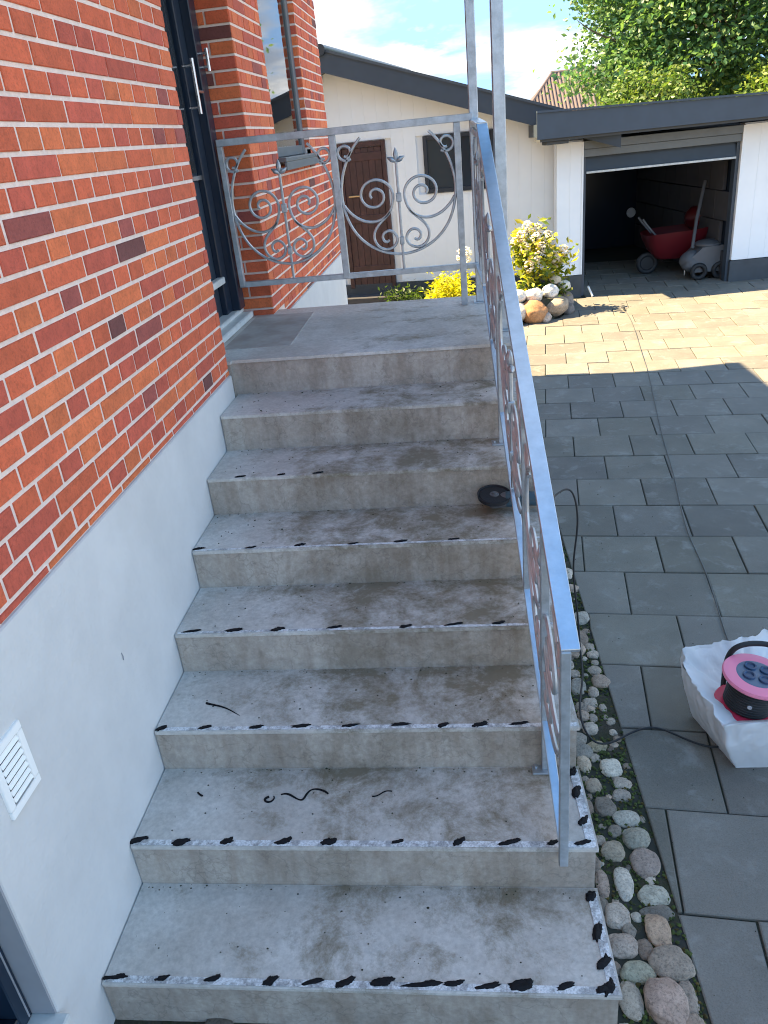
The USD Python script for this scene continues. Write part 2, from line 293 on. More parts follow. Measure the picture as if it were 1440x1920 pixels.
# ------------------------------------------------------------------ ground and paving
obj('ground', bx(-400, 400, -200, 900, -0.30, -0.06), MAT['ground'], kind='structure')
PA = 0.105   # the paving lies askew to the stairs
cp, sp_ = math.cos(PA), math.sin(PA)
def pw(gx, gy): return np.array([gx * cp + gy * sp_, -gx * sp_ + gy * cp])
drive = thing('driveway', 'grey concrete slab paving in running bond beside the stairs up to the garage', 'paving', (0, 0, 0), kind='structure')
obj('bedding', prism(Polygon([(1.3, -3), (12, -3), (12, 16), (-9, 16), (-9, 6.4), (1.3, 6.4)]), -0.055, -0.011), MAT['joint'], drive)
EDGE = lambda y: 1.625 - 0.018 * y
clip_line = Polygon([(EDGE(-3), -3), (EDGE(3.5), 3.5), (1.32, 3.55), (1.32, 6.25), (-1.5, 6.25), (-1.5, 9.3), (1.45, 9.3), (1.45, 8.2), (2.22, 8.28), (2.42, 8.75), (2.42, 9.3), (2.72, 9.4), (2.72, 12.8), (4.9, 12.8), (9, 12.0), (9, -3)])
clip_line = clip_line.buffer(0)
cand = []
for k in range(-9, 31):
    for i in range(-12, 24):
        gy = 0.122 + 0.398 * k; gx = (1.79 if k % 2 == 0 else 1.588) + 0.402 * i
        c = pw(gx + .2, gy + .2)
        if not (-2 < c[0] < 9.5 and -3.2 < c[1] < 13): continue
        q = Polygon([pw(gx + .0035, gy + .0035), pw(gx + .3985, gy + .0035), pw(gx + .3985, gy + .3945), pw(gx + .0035, gy + .3945)]).intersection(clip_line)
        for g in getattr(q, 'geoms', [q]):
            if g.geom_type != 'Polygon' or g.area < 0.004: continue
            g = g.simplify(0.002); s = pix([c[0], c[1], 0])[0]
            vis = s[2] > 0.3 and -60 < s[0] < 1500 and 480 < s[1] < 2000
            cand.append((-(1e6 if vis else 0) * g.area / max(s[2], .3) ** 2 - g.area / (1 + abs(s[2])), g))
cand.sort(key=lambda t: t[0])
def slab_mesh(g):
    dz = rng.uniform(-0.0035, 0.0035); inner = g.buffer(-0.004)
    if inner.is_empty or inner.geom_type != 'Polygon' or len(inner.exterior.coords) != len(g.exterior.coords): return prism(g, -0.05, dz)
    a = np.array(g.exterior.coords[:-1]); b = np.array(inner.exterior.coords[:-1])
    k0 = np.argmin(np.linalg.norm(b - a[0], axis=1)); b = np.roll(b, -k0, 0)
    if np.linalg.norm(np.roll(b, -1, 0)[0] - a[1]) > 0.05: b = np.roll(b[::-1], 1, 0)
    v = np.vstack([np.c_[a, np.full(len(a), -.05)], np.c_[a, np.full(len(a), dz - .003)], np.c_[b, np.full(len(b), dz)]])
    m = trimesh.Trimesh(v, trimesh.convex.convex_hull(v).faces if False else None) if False else trimesh.convex.convex_hull(v)
    return m
rest, rt = [], []
for n_, (_, g) in enumerate(cand):
    m = slab_mesh(g); t = np.array([0.165, 0.154, 0.132]) * rng.uniform(0.82, 1.18) * np.array([1, 1, 1 + rng.uniform(-.05, .03)])
    if n_ < 299: obj('paving_slab', m, MAT['slab'], drive, tint=t)
    else: rest.append(m); rt.append(np.tile(t, (len(m.vertices), 1)))
if rest: obj('far_paving', cat_(rest), MAT['slab'], drive, tint=np.vstack(rt), kind='stuff')

# ------------------------------------------------------------------ brick house
house = thing('brick_house', 'red brick house with white plinth, navy door and entrance landing', 'house', (0, 0, 0))
XB = -0.008                      # brick face; plinth face at x = 0
ZP = 1.238                       # top of the plinth
ZE = 3.85                        # eaves
YC, YD, YF = 2.15, 3.20, 6.15    # near corner of the door recess, far side of it, far corner of the house
WY0, WY1, WZ0 = 3.92, 5.15, 2.10  # window
XM = XB - 0.0035
wall_a = obj('wall', cat_([bx(-.33, XM, -3.2, YC - .007, ZP - .02, ZE)]), MAT['mortar'], house)
wall_b = obj('wall', cat_([bx(-.33, XM, YD + .007, WY0, 1.0, ZE), bx(-.33, XM, WY1, YF - .007, 1.0, ZE), bx(-.33, XM, WY0, WY1, 1.0, WZ0 - .03), bx(-.33, XM, WY0, WY1, 3.55, ZE),
                           bx(-8, -.33, YF - .33, YF - .007, -.1, ZE), bx(-.33, XM, YF - .33, YF - .3305 + .002, 1.0, 1.001)]), MAT['mortar'], house)
wall_c = obj('wall', cat_([bx(-8, -.33, -3.2, -2.9, -.1, ZE), bx(-8.3, -8, -3.2, YF, -.1, ZE), bx(-.5, -.34, 2.0, 3.4, 3.3, ZE), bx(-2.5, -2.4, -2.9, YF - .34, -.1, ZE)]), MAT['mortar'], house)
# plinth with the basement window opening
BY0, BY1, BZ0, BZ1 = -1.15, -.163, .31, .98
obj('plinth', cat_([bx(-.33, 0, -3.2, BY0, -.3, ZP, .004), bx(-.33, 0, BY1, YC, -.3, ZP, .004), bx(-.33, -.0005, BY0, BY1, -.3, BZ0 - .03), bx(-.33, -.0005, BY0, BY1, BZ1, ZP)]), MAT['plaster'], house)
obj('plinth', bx(-.33, 0, YD + .3, YF, -.3, ZP, .004), MAT['plaster'], house)
def brick_color():
    u = rng.random()
    if u < .50: c = np.array([0.60, 0.122, 0.050])
    elif u < .74: c = np.array([0.66, 0.160, 0.056])
    elif u < .945: c = np.array([0.52, 0.098, 0.056])
    elif u < .987: c = np.array([0.34, 0.080, 0.062])
    else: c = np.array([0.17, 0.055, 0.048])
    return c * rng.uniform(0.88, 1.12)
def brick_mesh(a0, a1, z0, z1, face, at, depth=.03):
    """a brick whose front shows in plane face ('x': faces +x; 'y': faces -y) at the given coordinate"""
    pr = rng.uniform(-.0008, .0012); ins = .0022; j = lambda: rng.uniform(-.0014, .0014)
    fr = [(a0 + ins + j(), z0 + ins + j()), (a1 - ins + j(), z0 + ins + j()), (a1 - ins + j(), z1 - ins + j()), (a0 + ins + j(), z1 - ins + j())]
    md = [(a0, z0), (a1, z0), (a1, z1), (a0, z1)]
    if face == 'x':
        v = [(at + pr, a, z) for a, z in fr] + [(at + pr - .0022, a, z) for a, z in md] + [(at - depth, a, z) for a, z in md]
    else:
        v = [(a, at - pr, z) for a, z in fr] + [(a, at - pr + .0022, z) for a, z in md] + [(a, at + depth, z) for a, z in md]
    f = [[0, 1, 2], [0, 2, 3]]
    for b in (0, 4):
        for i in range(4):
            k = (i + 1) % 4; f += [[b + i, b + 4 + i, b + 4 + k], [b + i, b + 4 + k, b + k]]
    f += [[8, 10, 9], [8, 11, 10]]
    return trimesh.Trimesh(np.array(v), np.array(f), process=False)
PZ, JT = 0.0668, 0.0125
bricks = {0: [], 1: []}
def course_bricks(wid, a_lo, a_hi, z_lo, z_hi, face, at, skip=None, far=False, flip=0):
    k0 = int(math.floor((z_lo - 2.3) / PZ)) - 1
    for k in range(k0, k0 + 60):
        zc = 2.3 + PZ * k; z0, z1 = zc - PZ / 2 + JT / 2, zc + PZ / 2 - JT / 2
        z0c, z1c = max(z0, z_lo), min(z1, z_hi)
        if z1c - z0c < .015: continue
        if k % 2 == 0: pitch, off = .245, (.132 if (k // 2) % 2 == 0 else .008)
        else: pitch, off = .1225, .068
        off += flip
        n0 = int(math.floor((a_lo - off) / pitch)) - 1
        for i in range(n0, n0 + 80):
            b0, b1 = off + i * pitch + JT / 2 + rng.uniform(-.0012, .0012), off + (i + 1) * pitch - JT / 2 + rng.uniform(-.0012, .0012)
            b0, b1 = max(b0, a_lo), min(b1, a_hi)
            if b1 - b0 < .02: continue
            if skip and b1 > skip[0] and b0 < skip[1] and z1c > skip[2] and z0c < skip[3]:
                parts = [(b0, min(b1, skip[0])), (max(b0, skip[1]), b1)]
                if z0c < skip[2] - .02 : parts = [(b0, b1)]
            else: parts = [(b0, b1)]
            for p0, p1 in parts:
                if p1 - p0 > .02:
                    m = brick_mesh(p0, p1, z0c, min(z1c, skip[2]) if (skip and z0c < skip[2] and p1 > skip[0] + .001 and p0 < skip[1] - .001) else z1c, face, at); bricks[wid].append((m, brick_color()))
course_bricks(0, -.9, YC, ZP + .003, ZE - .02, 'x', XB)
course_bricks(1, YD + .002, YF, 1.30, ZE - .02, 'x', XB, skip=(WY0, WY1, WZ0 - .03, 3.55))
# lower courses of the far wall, down to its plinth
course_bricks(1, YD + .302, YF, ZP + .003, 1.30, 'x', XB)
for k in range(-16, 24):          # front of the pier beside the door
    zc = 2.3 + PZ * k; z0, z1 = zc - PZ / 2 + JT / 2, zc + PZ / 2 - JT / 2
    if z0 < 1.26: continue
    cuts = [(-.245, -.012)] if k % 2 == 0 else [(-.245, -.142), (-.130, -.012)]
    for a0, a1 in cuts: bricks[1].append((brick_mesh(a0, a1, z0, z1, 'y', YD - .002), brick_color()))
    if 2.08 < z0 < 3.5:           # far jamb of the window
        for a0, a1 in ([(-.10, -.012)]):
            bricks[1].append((brick_mesh(a0, a1, z0, z1, 'y', WY1 - .002), brick_color()))
allb = []
for w in bricks:
    for m, c in bricks[w]:
        s = pix(m.vertices[:4]); vis = (s[:, 2] > .2).all() and s[:, 0].min() > -40 and s[:, 0].max() < 1480 and s[:, 1].max() > -40 and s[:, 1].min() < 1960
        d = s[:, :2]; area = abs((d[2, 0] - d[0, 0]) * (d[3, 1] - d[1, 1]) - (d[3, 0] - d[1, 0]) * (d[2, 1] - d[0, 1])) / 2
        allb.append([area if vis else 0, w, m, c])
allb.sort(key=lambda t: -t[0])
for n_, (a, w, m, c) in enumerate(allb[:300]): obj('brick', m, MAT['brick'], (wall_a, wall_b)[w], tint=c)
for w in bricks:
    r_ = [t for t in allb[300:] if t[1] == w]
    obj('brickwork', cat_([t[2] for t in r_]), MAT['brick'], (wall_a, wall_b)[w], tint=np.vstack([np.tile(t[3], (len(t[2].vertices), 1)) for t in r_]), kind='stuff')
# roof of the house
xr, zr = -4.15, ZE + 4.4 * .66
def roof_side(s):
    xe = .28 if s > 0 else -8.58
    v = np.array([(xe, -3.5, ZE - .02), (xe, YF + .12, ZE - .02), (xr, YF + .12, zr), (xr, -3.5, zr)])
    return trimesh.convex.convex_hull(np.vstack([v, v + [0, 0, .16]]))
roof = obj('roof', cat_([roof_side(1), roof_side(-1)]), MAT['slate_blue'], house)
obj('gable_wall', trimesh.convex.convex_hull([(-8.3, YF - .3, ZE), (-.02, YF - .3, ZE), (xr, YF - .3, zr - .05), (-8.3, YF - .01, ZE), (-.02, YF - .01, ZE), (xr, YF - .01, zr - .05)]), MAT['mortar'], house)
obj('gutter', tube([(.33, -3.4, ZE - .03), (.33, YF + .1, ZE - .03)], .055, 10), MAT['grey_metal'], house, smooth=40)
# entrance door in its recess
door = obj('door', cat_([bx(-.30, -.235, YC + .06, 2.945, 1.36, 3.32, .003)]), MAT['navy'], house, label='dark navy entrance door with glazed upper light, long steel handle')
obj('glass_pane', bx(-.2345, -.2285, YC + .2, 2.925, 2.08, 3.2), MAT['glass'], door)
obj('door_frame', cat_([bx(-.33, -.205, 2.948, 3.05, 1.36, 3.36, .004), bx(-.33, -.16, 3.05, YD - .045, 1.36, 3.36, .004), bx(-.33, -.2, YC, YC + .055, 1.36, 3.36), bx(-.33, -.2, YC + .055, 2.945, 3.325, 3.40)]), MAT['navy_deep'], door)
obj('glazing_bar', bx(-.234, -.214, YC + .1, 2.95, 2.045, 2.068, .002), MAT['chrome'], door)
obj('weather_bar', bx(-.234, -.195, YC + .1, 2.97, 1.525, 1.56, .004), MAT['sill_stone'], door)
obj('panel', bx(-.234, -.2255, YC + .2, 2.83, 1.60, 2.02, .004), MAT['navy'], door)
obj('handle', cat_([tube([(-.165, 2.955, 2.58), (-.165, 2.955, 2.34)], .010, 8), tube([(-.165, 2.955, 2.55), (-.215, 2.955, 2.55)], .008, 8), tube([(-.165, 2.955, 2.37), (-.215, 2.955, 2.37)], .008, 8), tube([(-.165, 2.955, 2.44), (-.165, 3.05, 2.44)], .008, 8)]), MAT['chrome'], door, smooth=40)
obj('handle', cat_([tube([(-.125, 3.10, 2.63), (-.125, 3.10, 2.53)], .009, 8), tube([(-.125, 3.10, 2.61), (-.16, 3.10, 2.61)], .007, 8), tube([(-.125, 3.10, 2.55), (-.16, 3.10, 2.55)], .007, 8)]), MAT['chrome'], door, smooth=40)
obj('threshold', cat_([bx(-.34, -.12, YC + .002, YD - .05, 1.30, 1.335, .006), bx(-.34, -.17, YC + .002, YD - .05, 1.335, 1.36, .006)]), MAT['sill_stone'], door)
# window of the far wall
win = obj('window', cat_([bx(-.11, -.052, WY0, WY0 + .05, WZ0, 3.55, .004), bx(-.11, -.050, WY1 - .10, WY1 - .002, WZ0, 3.55, .004), bx(-.11, -.052, WY0 + .05, WY1 - .10, WZ0, WZ0 + .06, .004), bx(-.11, -.052, WY0 + .05, WY1 - .10, 3.49, 3.55, .004)]), MAT['grey_metal'], house)
obj('pane', bx(-.070, -.064, WY0 + .05, WY1 - .10, WZ0 + .06, 3.49), MAT['glass'], win)
obj('sill', cat_([bx(-.12, .045, WY0 - .03, WY1 + .03, WZ0 - .028, WZ0 - .002, .004), bx(.028, .045, WY0 - .03, WY1 + .03, WZ0 - .075, WZ0 - .0285, .003)]), MAT['grey_metal'], win)
# basement window
bw = obj('basement_window', cat_([bx(-.2, -.060, BY1 - .05, BY1 - .0065, BZ0, BZ1, .003), bx(-.2, -.060, BY0, BY0 + .05, BZ0, BZ1, .003), bx(-.2, -.060, BY0 + .05, BY1 - .05, BZ1 - .05, BZ1, .003), bx(-.2, -.060, BY0 + .05, BY1 - .05, BZ0, BZ0 + .05, .003)]), MAT['navy_deep'], house)
obj('reveal', bx(-.2, -.002, BY1 - .006, BY1 - .0004, BZ0, BZ1), MAT['light_frame'], bw)
obj('gasket', bx(-.0598, -.058, BY1 - .022, BY1 - .018, BZ0 + .01, BZ1 - .01), MAT['light_frame'], bw)
obj('sash', cat_([bx(-.19, -.10, BY1 - .105, BY1 - .0525, BZ0 + .055, BZ1 - .055, .003), bx(-.19, -.10, BY0 + .0525, BY0 + .105, BZ0 + .055, BZ1 - .055, .003), bx(-.19, -.10, BY0 + .105, BY1 - .105, BZ0 + .055, BZ0 + .11, .003)]), MAT['navy_deep'], bw)
obj('pane', bx(-.15, -.144, BY0 + .105, BY1 - .105, BZ0 + .11, BZ1 - .055), MAT['glass'], bw)
obj('sill', bx(-.2, .03, BY0 - .02, BY1 + .0, BZ0 - .03, BZ0 - .003, .004), MAT['sill_stone'], bw)
obj('plinth_lining', bx(-.32, -.205, BY0 + .01, BY1 - .01, BZ0, BZ1), MAT['navy_deep'], bw)
# louvre vent in the plinth
vy0, vy1, vz0, vz1 = -.065, .062, .845, 1.03
vent = obj('vent', cat_([bx(-.01, .008, vy0, vy1, vz0, vz0 + .022, .002), bx(-.01, .008, vy0, vy1, vz1 - .022, vz1, .002), bx(-.01, .0075, vy0, vy0 + .022, vz0 + .0225, vz1 - .0225, .002), bx(-.01, .0075, vy1 - .022, vy1, vz0 + .0225, vz1 - .0225, .002)]), MAT['white_paint'], house, label='white louvred air vent')
obj('vent_back', bx(-.004, .0012, vy0 + .02, vy1 - .02, vz0 + .02, vz1 - .02), MAT['navy_deep'], vent)
for i in range(7):
    z = vz0 + .034 + i * .0195
    obj('slat', trimesh.convex.convex_hull([(.0015, vy0 + .023, z + .006), (.0015, vy1 - .023, z + .006), (.003, vy0 + .023, z + .008), (.003, vy1 - .023, z + .008), (.009, vy0 + .023, z - .002), (.009, vy1 - .023, z - .002), (.0075, vy0 + .023, z - .004), (.0075, vy1 - .023, z - .004)]), MAT['white_paint'], vent)
obj('nail', tube([(.0, .575, .838), (.003, .575, .825), (.001, .575, .812)], .0018, 6), MAT['light_frame'], house)

# ------------------------------------------------------------------ staircase
H, D = .162, .312
SL = -.0079
WX = lambda y: 1.384 - .035 * y
stairs = thing('concrete_staircase', 'worn grey concrete staircase of eight steps with moss stains and black glue dabs', 'staircase', (0.7, 0, 0))
def slope(m):
    v = np.array(m.vertices); v[:, 2] += np.where(v[:, 2] > .05, SL * v[:, 0], 0); m.vertices = v; return m
def tread_z(i, x): return i * H + SL * x
TT, OV = .014, .004      # tread slab thickness and overhang
DABS = {1: [0.035, 0.17, 0.31, 0.47, 0.585, 0.671, 0.77, 0.875, 0.958, 1.048, 1.13, 1.245, 1.338], 2: [0.019, 0.156, 0.296, 0.466, 0.602, 0.805, 0.982, 1.126, 1.246, 1.33],
        3: [0.025, 0.171, 0.341, 0.487, 0.647, 0.809, 0.943, 1.059, 1.181], 4: [0.06, 0.216, 0.372, 0.572, 0.822, 0.985, 1.136], 5: [0.024, 0.229, 0.417, 0.621, 0.8, 0.994], 6: [0.14, 0.31, .46]}
SIDE = {1: [(1.350, .285), (1.350, .175), (1.352, .09), (1.356, .022)], 2: [(1.338, .60), (1.34, .52), (1.345, .41)]}
def dab(x, y, z, lx, ly, seed, h=.004):
    r = np.random.default_rng(seed); parts = []
    for k in range(3):
        m = trimesh.creation.icosphere(2, 1.0); v = np.array(m.vertices)
        kk = 1 + 0.8 * (meshkit.fbm(v * 2.4 + seed * 3.7 + k, 3, seed) - .45) * 2; v = v * kk[:, None]
        sx = (1.0, .55, .6)[k] * r.uniform(.7, 1.15); sy = (1.0, .8, .65)[k] * r.uniform(.7, 1.2)
        v[:, 0] += v[:, 1] * r.uniform(.1, .9); v = v * [lx * sx, ly * sy, h * (1, .8, .7)[k]]
        v[:, 2] = np.maximum(v[:, 2], -.001); m.vertices = v + [x + (0, .65, -.5)[k] * lx, y + (0, .55, -.35)[k] * ly, z]; parts.append(m)
    return cat_(parts)
for i in range(1, 9):
    y0 = (i - 1) * D; y1 = i * D if i < 8 else 3.32
    pl = lambda a, b, inset: Polygon([(.004, a), (WX(a) - inset, a), (WX(b) - inset, b), (.004, b)])
    rz = i * H - TT
    if i < 8: rm = prism(pl(y0 + OV, y1 + OV, .008), -.2, rz)
    else: rm = prism(Polygon([(-.002, y0 + OV), (WX(y0) - .008, y0 + OV), (WX(y1) - .008, y1), (-.32, y1), (-.32, YC + .02), (-.002, YC + .02)]), -.2, rz)
    st = obj('step' if i < 8 else 'landing', slope(rm), MAT['riser'], stairs)
    if i < 8:
        b = y1 + OV - .001; xs = np.linspace(.005, WX(y0), 90); chip = np.abs(rng.normal(0, .0007, 90)) + np.where(rng.random(90) < .06, rng.uniform(.001, .004, 90), 0)
        front = np.c_[xs, y0 + chip]; low = np.c_[xs, y0 + chip * .4 + .0012]
        ringA = np.vstack([np.c_[low, np.full(90, rz)], [[WX(b), b, rz], [.005, b, rz]]]); ringB = np.vstack([np.c_[low - [0, .0012], np.full(90, i * H - .003)], [[WX(b), b, i * H - .003], [.005, b, i * H - .003]]])
        ringC = np.vstack([np.c_[front + [0, .003], np.full(90, i * H)], [[WX(b), b, i * H], [.005, b, i * H]]]); V_ = np.vstack([ringA, ringB, ringC]); n_r = 92; F_ = []
        for o in (0, n_r):
            for k in range(n_r):
                l = (k + 1) % n_r; F_ += [[o + k, o + l, o + n_r + l], [o + k, o + n_r + l, o + n_r + k]]
        mid = len(V_); V_ = np.vstack([V_, [[.7, (y0 + b) / 2, i * H]]])
        for k in range(n_r): F_.append([2 * n_r + k, 2 * n_r + (k + 1) % n_r, mid])
        tm = trimesh.Trimesh(V_, np.array(F_), process=False)
    else:
        tm = prism(Polygon([(.001, y0), (WX(y0), y0), (WX(y1), y1 + .01), (-.32, y1 + .01), (-.32, YC + .012), (.001, YC + .012)]), rz, i * H)
    tr = obj('tread', slope(tm), MAT['tread'], st)
    if i in (1, 2, 3, 4, 5):
        wst = (.020, .020, .016, .012, .010)[i - 1]
        sm = prism(Polygon([(.012, y0 + .0045), (WX(y0) - .006, y0 + .0045), (WX(y0) - .006, y0 + wst + .004), (.012, y0 + wst + .004)]), i * H + .0006, i * H + .0022)
        obj('edge_strip', slope(sm), MAT['edge_strip'], st)
    if i in SIDE:
        sm = prism(Polygon([(WX(y0) - .032, y0 + .028), (WX(y0) - .006, y0 + .028), (WX(y1) - .006, y1 - .012), (WX(y1) - .032, y1 - .012)]), i * H + .0006, i * H + .0022)
        obj('edge_strip', slope(sm), MAT['edge_strip'], st)
    for n_, x in enumerate(DABS.get(i, [])):
        big = 1.5 if (i == 1 and n_ == 7) else 1.0
        w = (1.0, .92, .85, .8, .7, .6)[i - 1]
        obj('adhesive_dab', dab(x, y0 + .018 * w + .002 + rng.uniform(-.003, .005), tread_z(i, x) + .002, .022 * w * big * rng.uniform(.65, 1.3), .0095 * w * rng.uniform(.75, 1.3), i * 31 + n_), MAT['black_glue'], st, smooth=True)
    for n_, (x, y) in enumerate(SIDE.get(i, [])):
        obj('adhesive_dab', dab(x, y, tread_z(i, x) + .002, .012 * rng.uniform(.9, 1.2), .017 * rng.uniform(.8, 1.2), i * 77 + n_), MAT['black_glue'], st, smooth=True)
    def squig(pts, r): obj('adhesive_trail', tube(np.c_[spline(pts, 40), [tread_z(i, p[0]) + .001 for p in spline(pts, 40)]], np.asarray(r) * .72, 6), MAT['black_glue'], st, smooth=True)
    if i == 2:
        squig([(.388, .503), (.378, .488), (.392, .482), (.404, .492), (.402, .506)], np.linspace(.006, .003, 40))
        squig([(.424, .512), (.447, .514), (.471, .500), (.496, .491), (.506, .512), (.522, .533), (.553, .53), (.575, .515)], .003 + .002 * np.abs(np.sin(np.linspace(0, 9, 40))))
        squig([(.715, .505), (.735, .51), (.75, .522), (.776, .525)], .0028); squig([(.150, .522), (.158, .514), (.170, .507)], .0045)
    if i == 3: squig([(.140, .762), (.156, .756), (.2, .742), (.24, .72), (.272, .698)], np.linspace(.0065, .0012, 40))
    if i == 8:
        mat_z = slope(prism(Polygon([(-.1, 2.40), (.236, 2.41), (.226, 3.17), (-.1, 3.17)]), 8 * H - .001, 8 * H + .003))
        MAT_old = mat('old_slab', (0.42, 0.385, 0.355), 0.8, color2=(0.31, 0.265, 0.235), scale=7, bump=.3, bscale=120)
        obj('inset_slab', mat_z, MAT_old, st, label='older brownish slab set in the landing before the door')

# ------------------------------------------------------------------ cobble strip along the stairs
strip = thing('cobble_strip', 'narrow mossy soil strip of round cobbles between stairs and paving', 'cobbles', (1.5, 0, 0), kind='structure')
sv = []
gx_, gy_ = np.meshgrid(np.linspace(-.05, 1, 22), np.linspace(-.6, 3.6, 180)); 
X = (1.36 - .035 * gy_) * (1 - gx_) + (EDGE(gy_) + .004) * gx_
Zs = -.030 + .030 * meshkit.fbm(np.stack([X * 9, gy_ * 9, 0 * X], -1), 4, 3)
n1, n0 = X.shape
idx = np.arange(n1 * n0).reshape(n1, n0)
sf = np.vstack([np.stack([idx[:-1, :-1].ravel(), idx[:-1, 1:].ravel(), idx[1:, 1:].ravel()], 1), np.stack([idx[:-1, :-1].ravel(), idx[1:, 1:].ravel(), idx[1:, :-1].ravel()], 1)])
obj('soil', trimesh.Trimesh(np.stack([X, gy_, Zs], -1).reshape(-1, 3), sf, process=False), MAT['soil'], strip, smooth=True)
obj('soil', bx(-.3, 1.40, -.62, .012, -.08, -.004), MAT['soil'], strip)
fixed = [(1.547, .296, .034, .052, (.62, .47, .36)), (1.56, .527, .045, .05, (.40, .35, .35)), (1.48, .458, .026, .052, (.62, .64, .64)), (1.562, .41, .042, .03, (.48, .53, .50)), (1.527, .947, .034, .042, (.66, .69, .67)),
         (1.538, .711, .044, .028, (.42, .46, .46)), (1.553, .625, .04, .036, (.36, .39, .36)), (1.47, .575, .035, .035, (.40, .37, .31)), (1.442, .345, .033, .038, (.50, .46, .44)), (1.437, .248, .040, .034, (.52, .46, .44)),
         (1.466, .166, .046, .03, (.45, .50, .42)), (1.561, .195, .056, .045, (.36, .33, .30)), (1.52, .085, .056, .06, (.46, .36, .33)), (1.43, .09, .03, .05, (.50, .47, .43)), (1.497, 1.059, .034, .026, (.50, .46, .33)), (1.436, .97, .024, .034, (.58, .52, .43)), (1.452, .858, .028, .03, (.5, .45, .38)), (1.541, .815, .03, .026, (.44, .43, .43)), (1.582, .10, .022, .05, (.42, .38, .35)), (1.562, .355, .042, .022, (.22, .23, .23)), (1.415, .455, .018, .045, (.42, .34, .31))]
placed = []
def stone(x, y, rx, ry, c):
    rx *= 1.1; ry *= 1.1; h = min(rx, ry) * rng.uniform(.52, .7); c = (np.array(c) * .75 + np.mean(c) * .25) * [1.02, .88, .73]
    m = blob((0, 0, 0), (1, 1, 1), 3, .34, 1.15, int(x * 1000) % 97 + int(y * 331) % 89)
    v = np.array(m.vertices); v = np.sign(v) * np.abs(v) ** .9
    m.vertices = v * [rx, ry, h] + [x, y, h * .10 - .012]
    obj('stone', m, MAT['stone'], strip, smooth=True, tint=np.array(c) * rng.uniform(.85, 1.1)); placed.append((x, y, max(rx, ry)))
for s in fixed: stone(*s)
tries = 0
while len(placed) < 260 and tries < 30000:
    tries += 1; y = rng.uniform(-.25, 3.4)
    if y < -.0 and rng.random() < .7: x = rng.uniform(.0, 1.6); y = rng.uniform(-.2, -.02)
    else: x = rng.uniform(1.40 - .035 * y, EDGE(y) - .02)
    r = rng.choice([.011, .017, .025, .033, .040], p=[.2, .22, .24, .2, .14])
    if all((x - a) ** 2 + (y - b) ** 2 > (.80 * (r + c)) ** 2 for a, b, c in placed):
        g = rng.uniform(.20, .60); t = rng.random()
        c = np.array([g, g * .95, g * .9]) if t < .55 else (np.array([g, g * .84, g * .74]) if t < .85 else np.array([g * .9, g * .95, g * .95]))
        stone(x, y, r * rng.uniform(.8, 1.15), r * rng.uniform(.9, 1.35), c)
mv, mtint = [], []
for k in range(5200):
    y = rng.uniform(-.1, 3.3); x = rng.uniform(1.40 - .035 * y, EDGE(y)); w = meshkit.fbm(np.array([x * 7, y * 7, 1.3]), 3, 5)
    if w < .42: continue
    r = rng.uniform(.003, .008); m = trimesh.creation.icosphere(0, r); m.vertices = m.vertices * [1, 1, .7] + rng.normal(0, r * .15, m.vertices.shape); m.apply_translation([x, y, -.014 + rng.uniform(0, .01)])
    mv.append(m); mtint.append(np.tile(np.array([.045, .062, .014]) * rng.uniform(.6, 1.8) * ([1, 1, 1] if rng.random() < .88 else [1.6, .85, .8]), (len(m.vertices), 1)))
obj('moss', cat_(mv), MAT['moss'], strip, tint=np.vstack(mtint), kind='stuff')

# ------------------------------------------------------------------ railings
def panel_curves():
    """scrollwork of one panel in units of its half width: u from -1 to 1, v up, 0 at the upper collar"""
    C = []
    th = np.linspace(math.pi - 2 * math.pi * 1.6, math.pi, 46); r = np.linspace(.06, .32, 46)
    sp = np.stack([.42 + r * np.cos(th), .06 + r * np.sin(th)], 1)
    tail = spline([sp[-1], (.125, -.12), (.24, -.31), (.48, -.40), (.75, -.31), (.965, -.06)], 26)[1:]
    C.append(('scroll', np.vstack([sp, tail])))
    C.append(('scroll', spline([(.17, -.24), (.33, -.40), (.47, -.58), (.47, -.78), (.31, -.92), (.13, -.86), (.09, -.70), (.21, -.585), (.335, -.66), (.31, -.77), (.225, -.755)], 60)))
    arc = spline([(.58, 1.08), (.83, .74), (.965, .36), (.985, 0), (.85, -.50), (.5, -.88), (0, -1.03)], 50)
    C.append(('arc', arc))
    th = np.linspace(-2.2, -2.2 + 2 * math.pi * 1.15, 30); r = np.linspace(.15, .07, 30)
    C.append(('curl', np.stack([.86 + r * np.cos(th), .86 + r * np.sin(th)], 1)))
    return C
PC = panel_curves()
def panel(parent, P, vmin=-1.32, vtop=.62):
    """P(u, v) gives the point of the panel; the pieces are forged bars"""
    for s in (1, -1):
        for nm, c in PC:
            pts = np.array([P(s * u, v) for u, v in c]); obj(nm, tube(pts, .0072, 6), MAT['steel'], parent, smooth=40)
    obj('centre_bar', tube([P(0, vmin), P(0, -.5), P(0, 0), P(0, vtop)], .0075, 6), MAT['steel'], parent, smooth=40)
    for v, sz in ((0, .017), (-.78, .015)):
        c = np.array(P(0, v)); obj('collar', bx(*(c[0] - sz * .8, c[0] + sz * .8), c[1] - sz * .8, c[1] + sz * .8, c[2] - sz * 1.3, c[2] + sz * 1.3, .003), MAT['steel'], parent)
    lf = []
    for a, L in ((0, .24), (1.05, .17), (-1.05, .17)):
        pts = [P(math.sin(a) * L * t, vtop + math.cos(a) * L * t) for t in (0, .25, .55, .8, 1.0)]
        lf.append(tube(pts, [.006, .012, .014, .008, .002], 8))
    obj('finial', cat_(lf), MAT['steel'], parent, smooth=40)
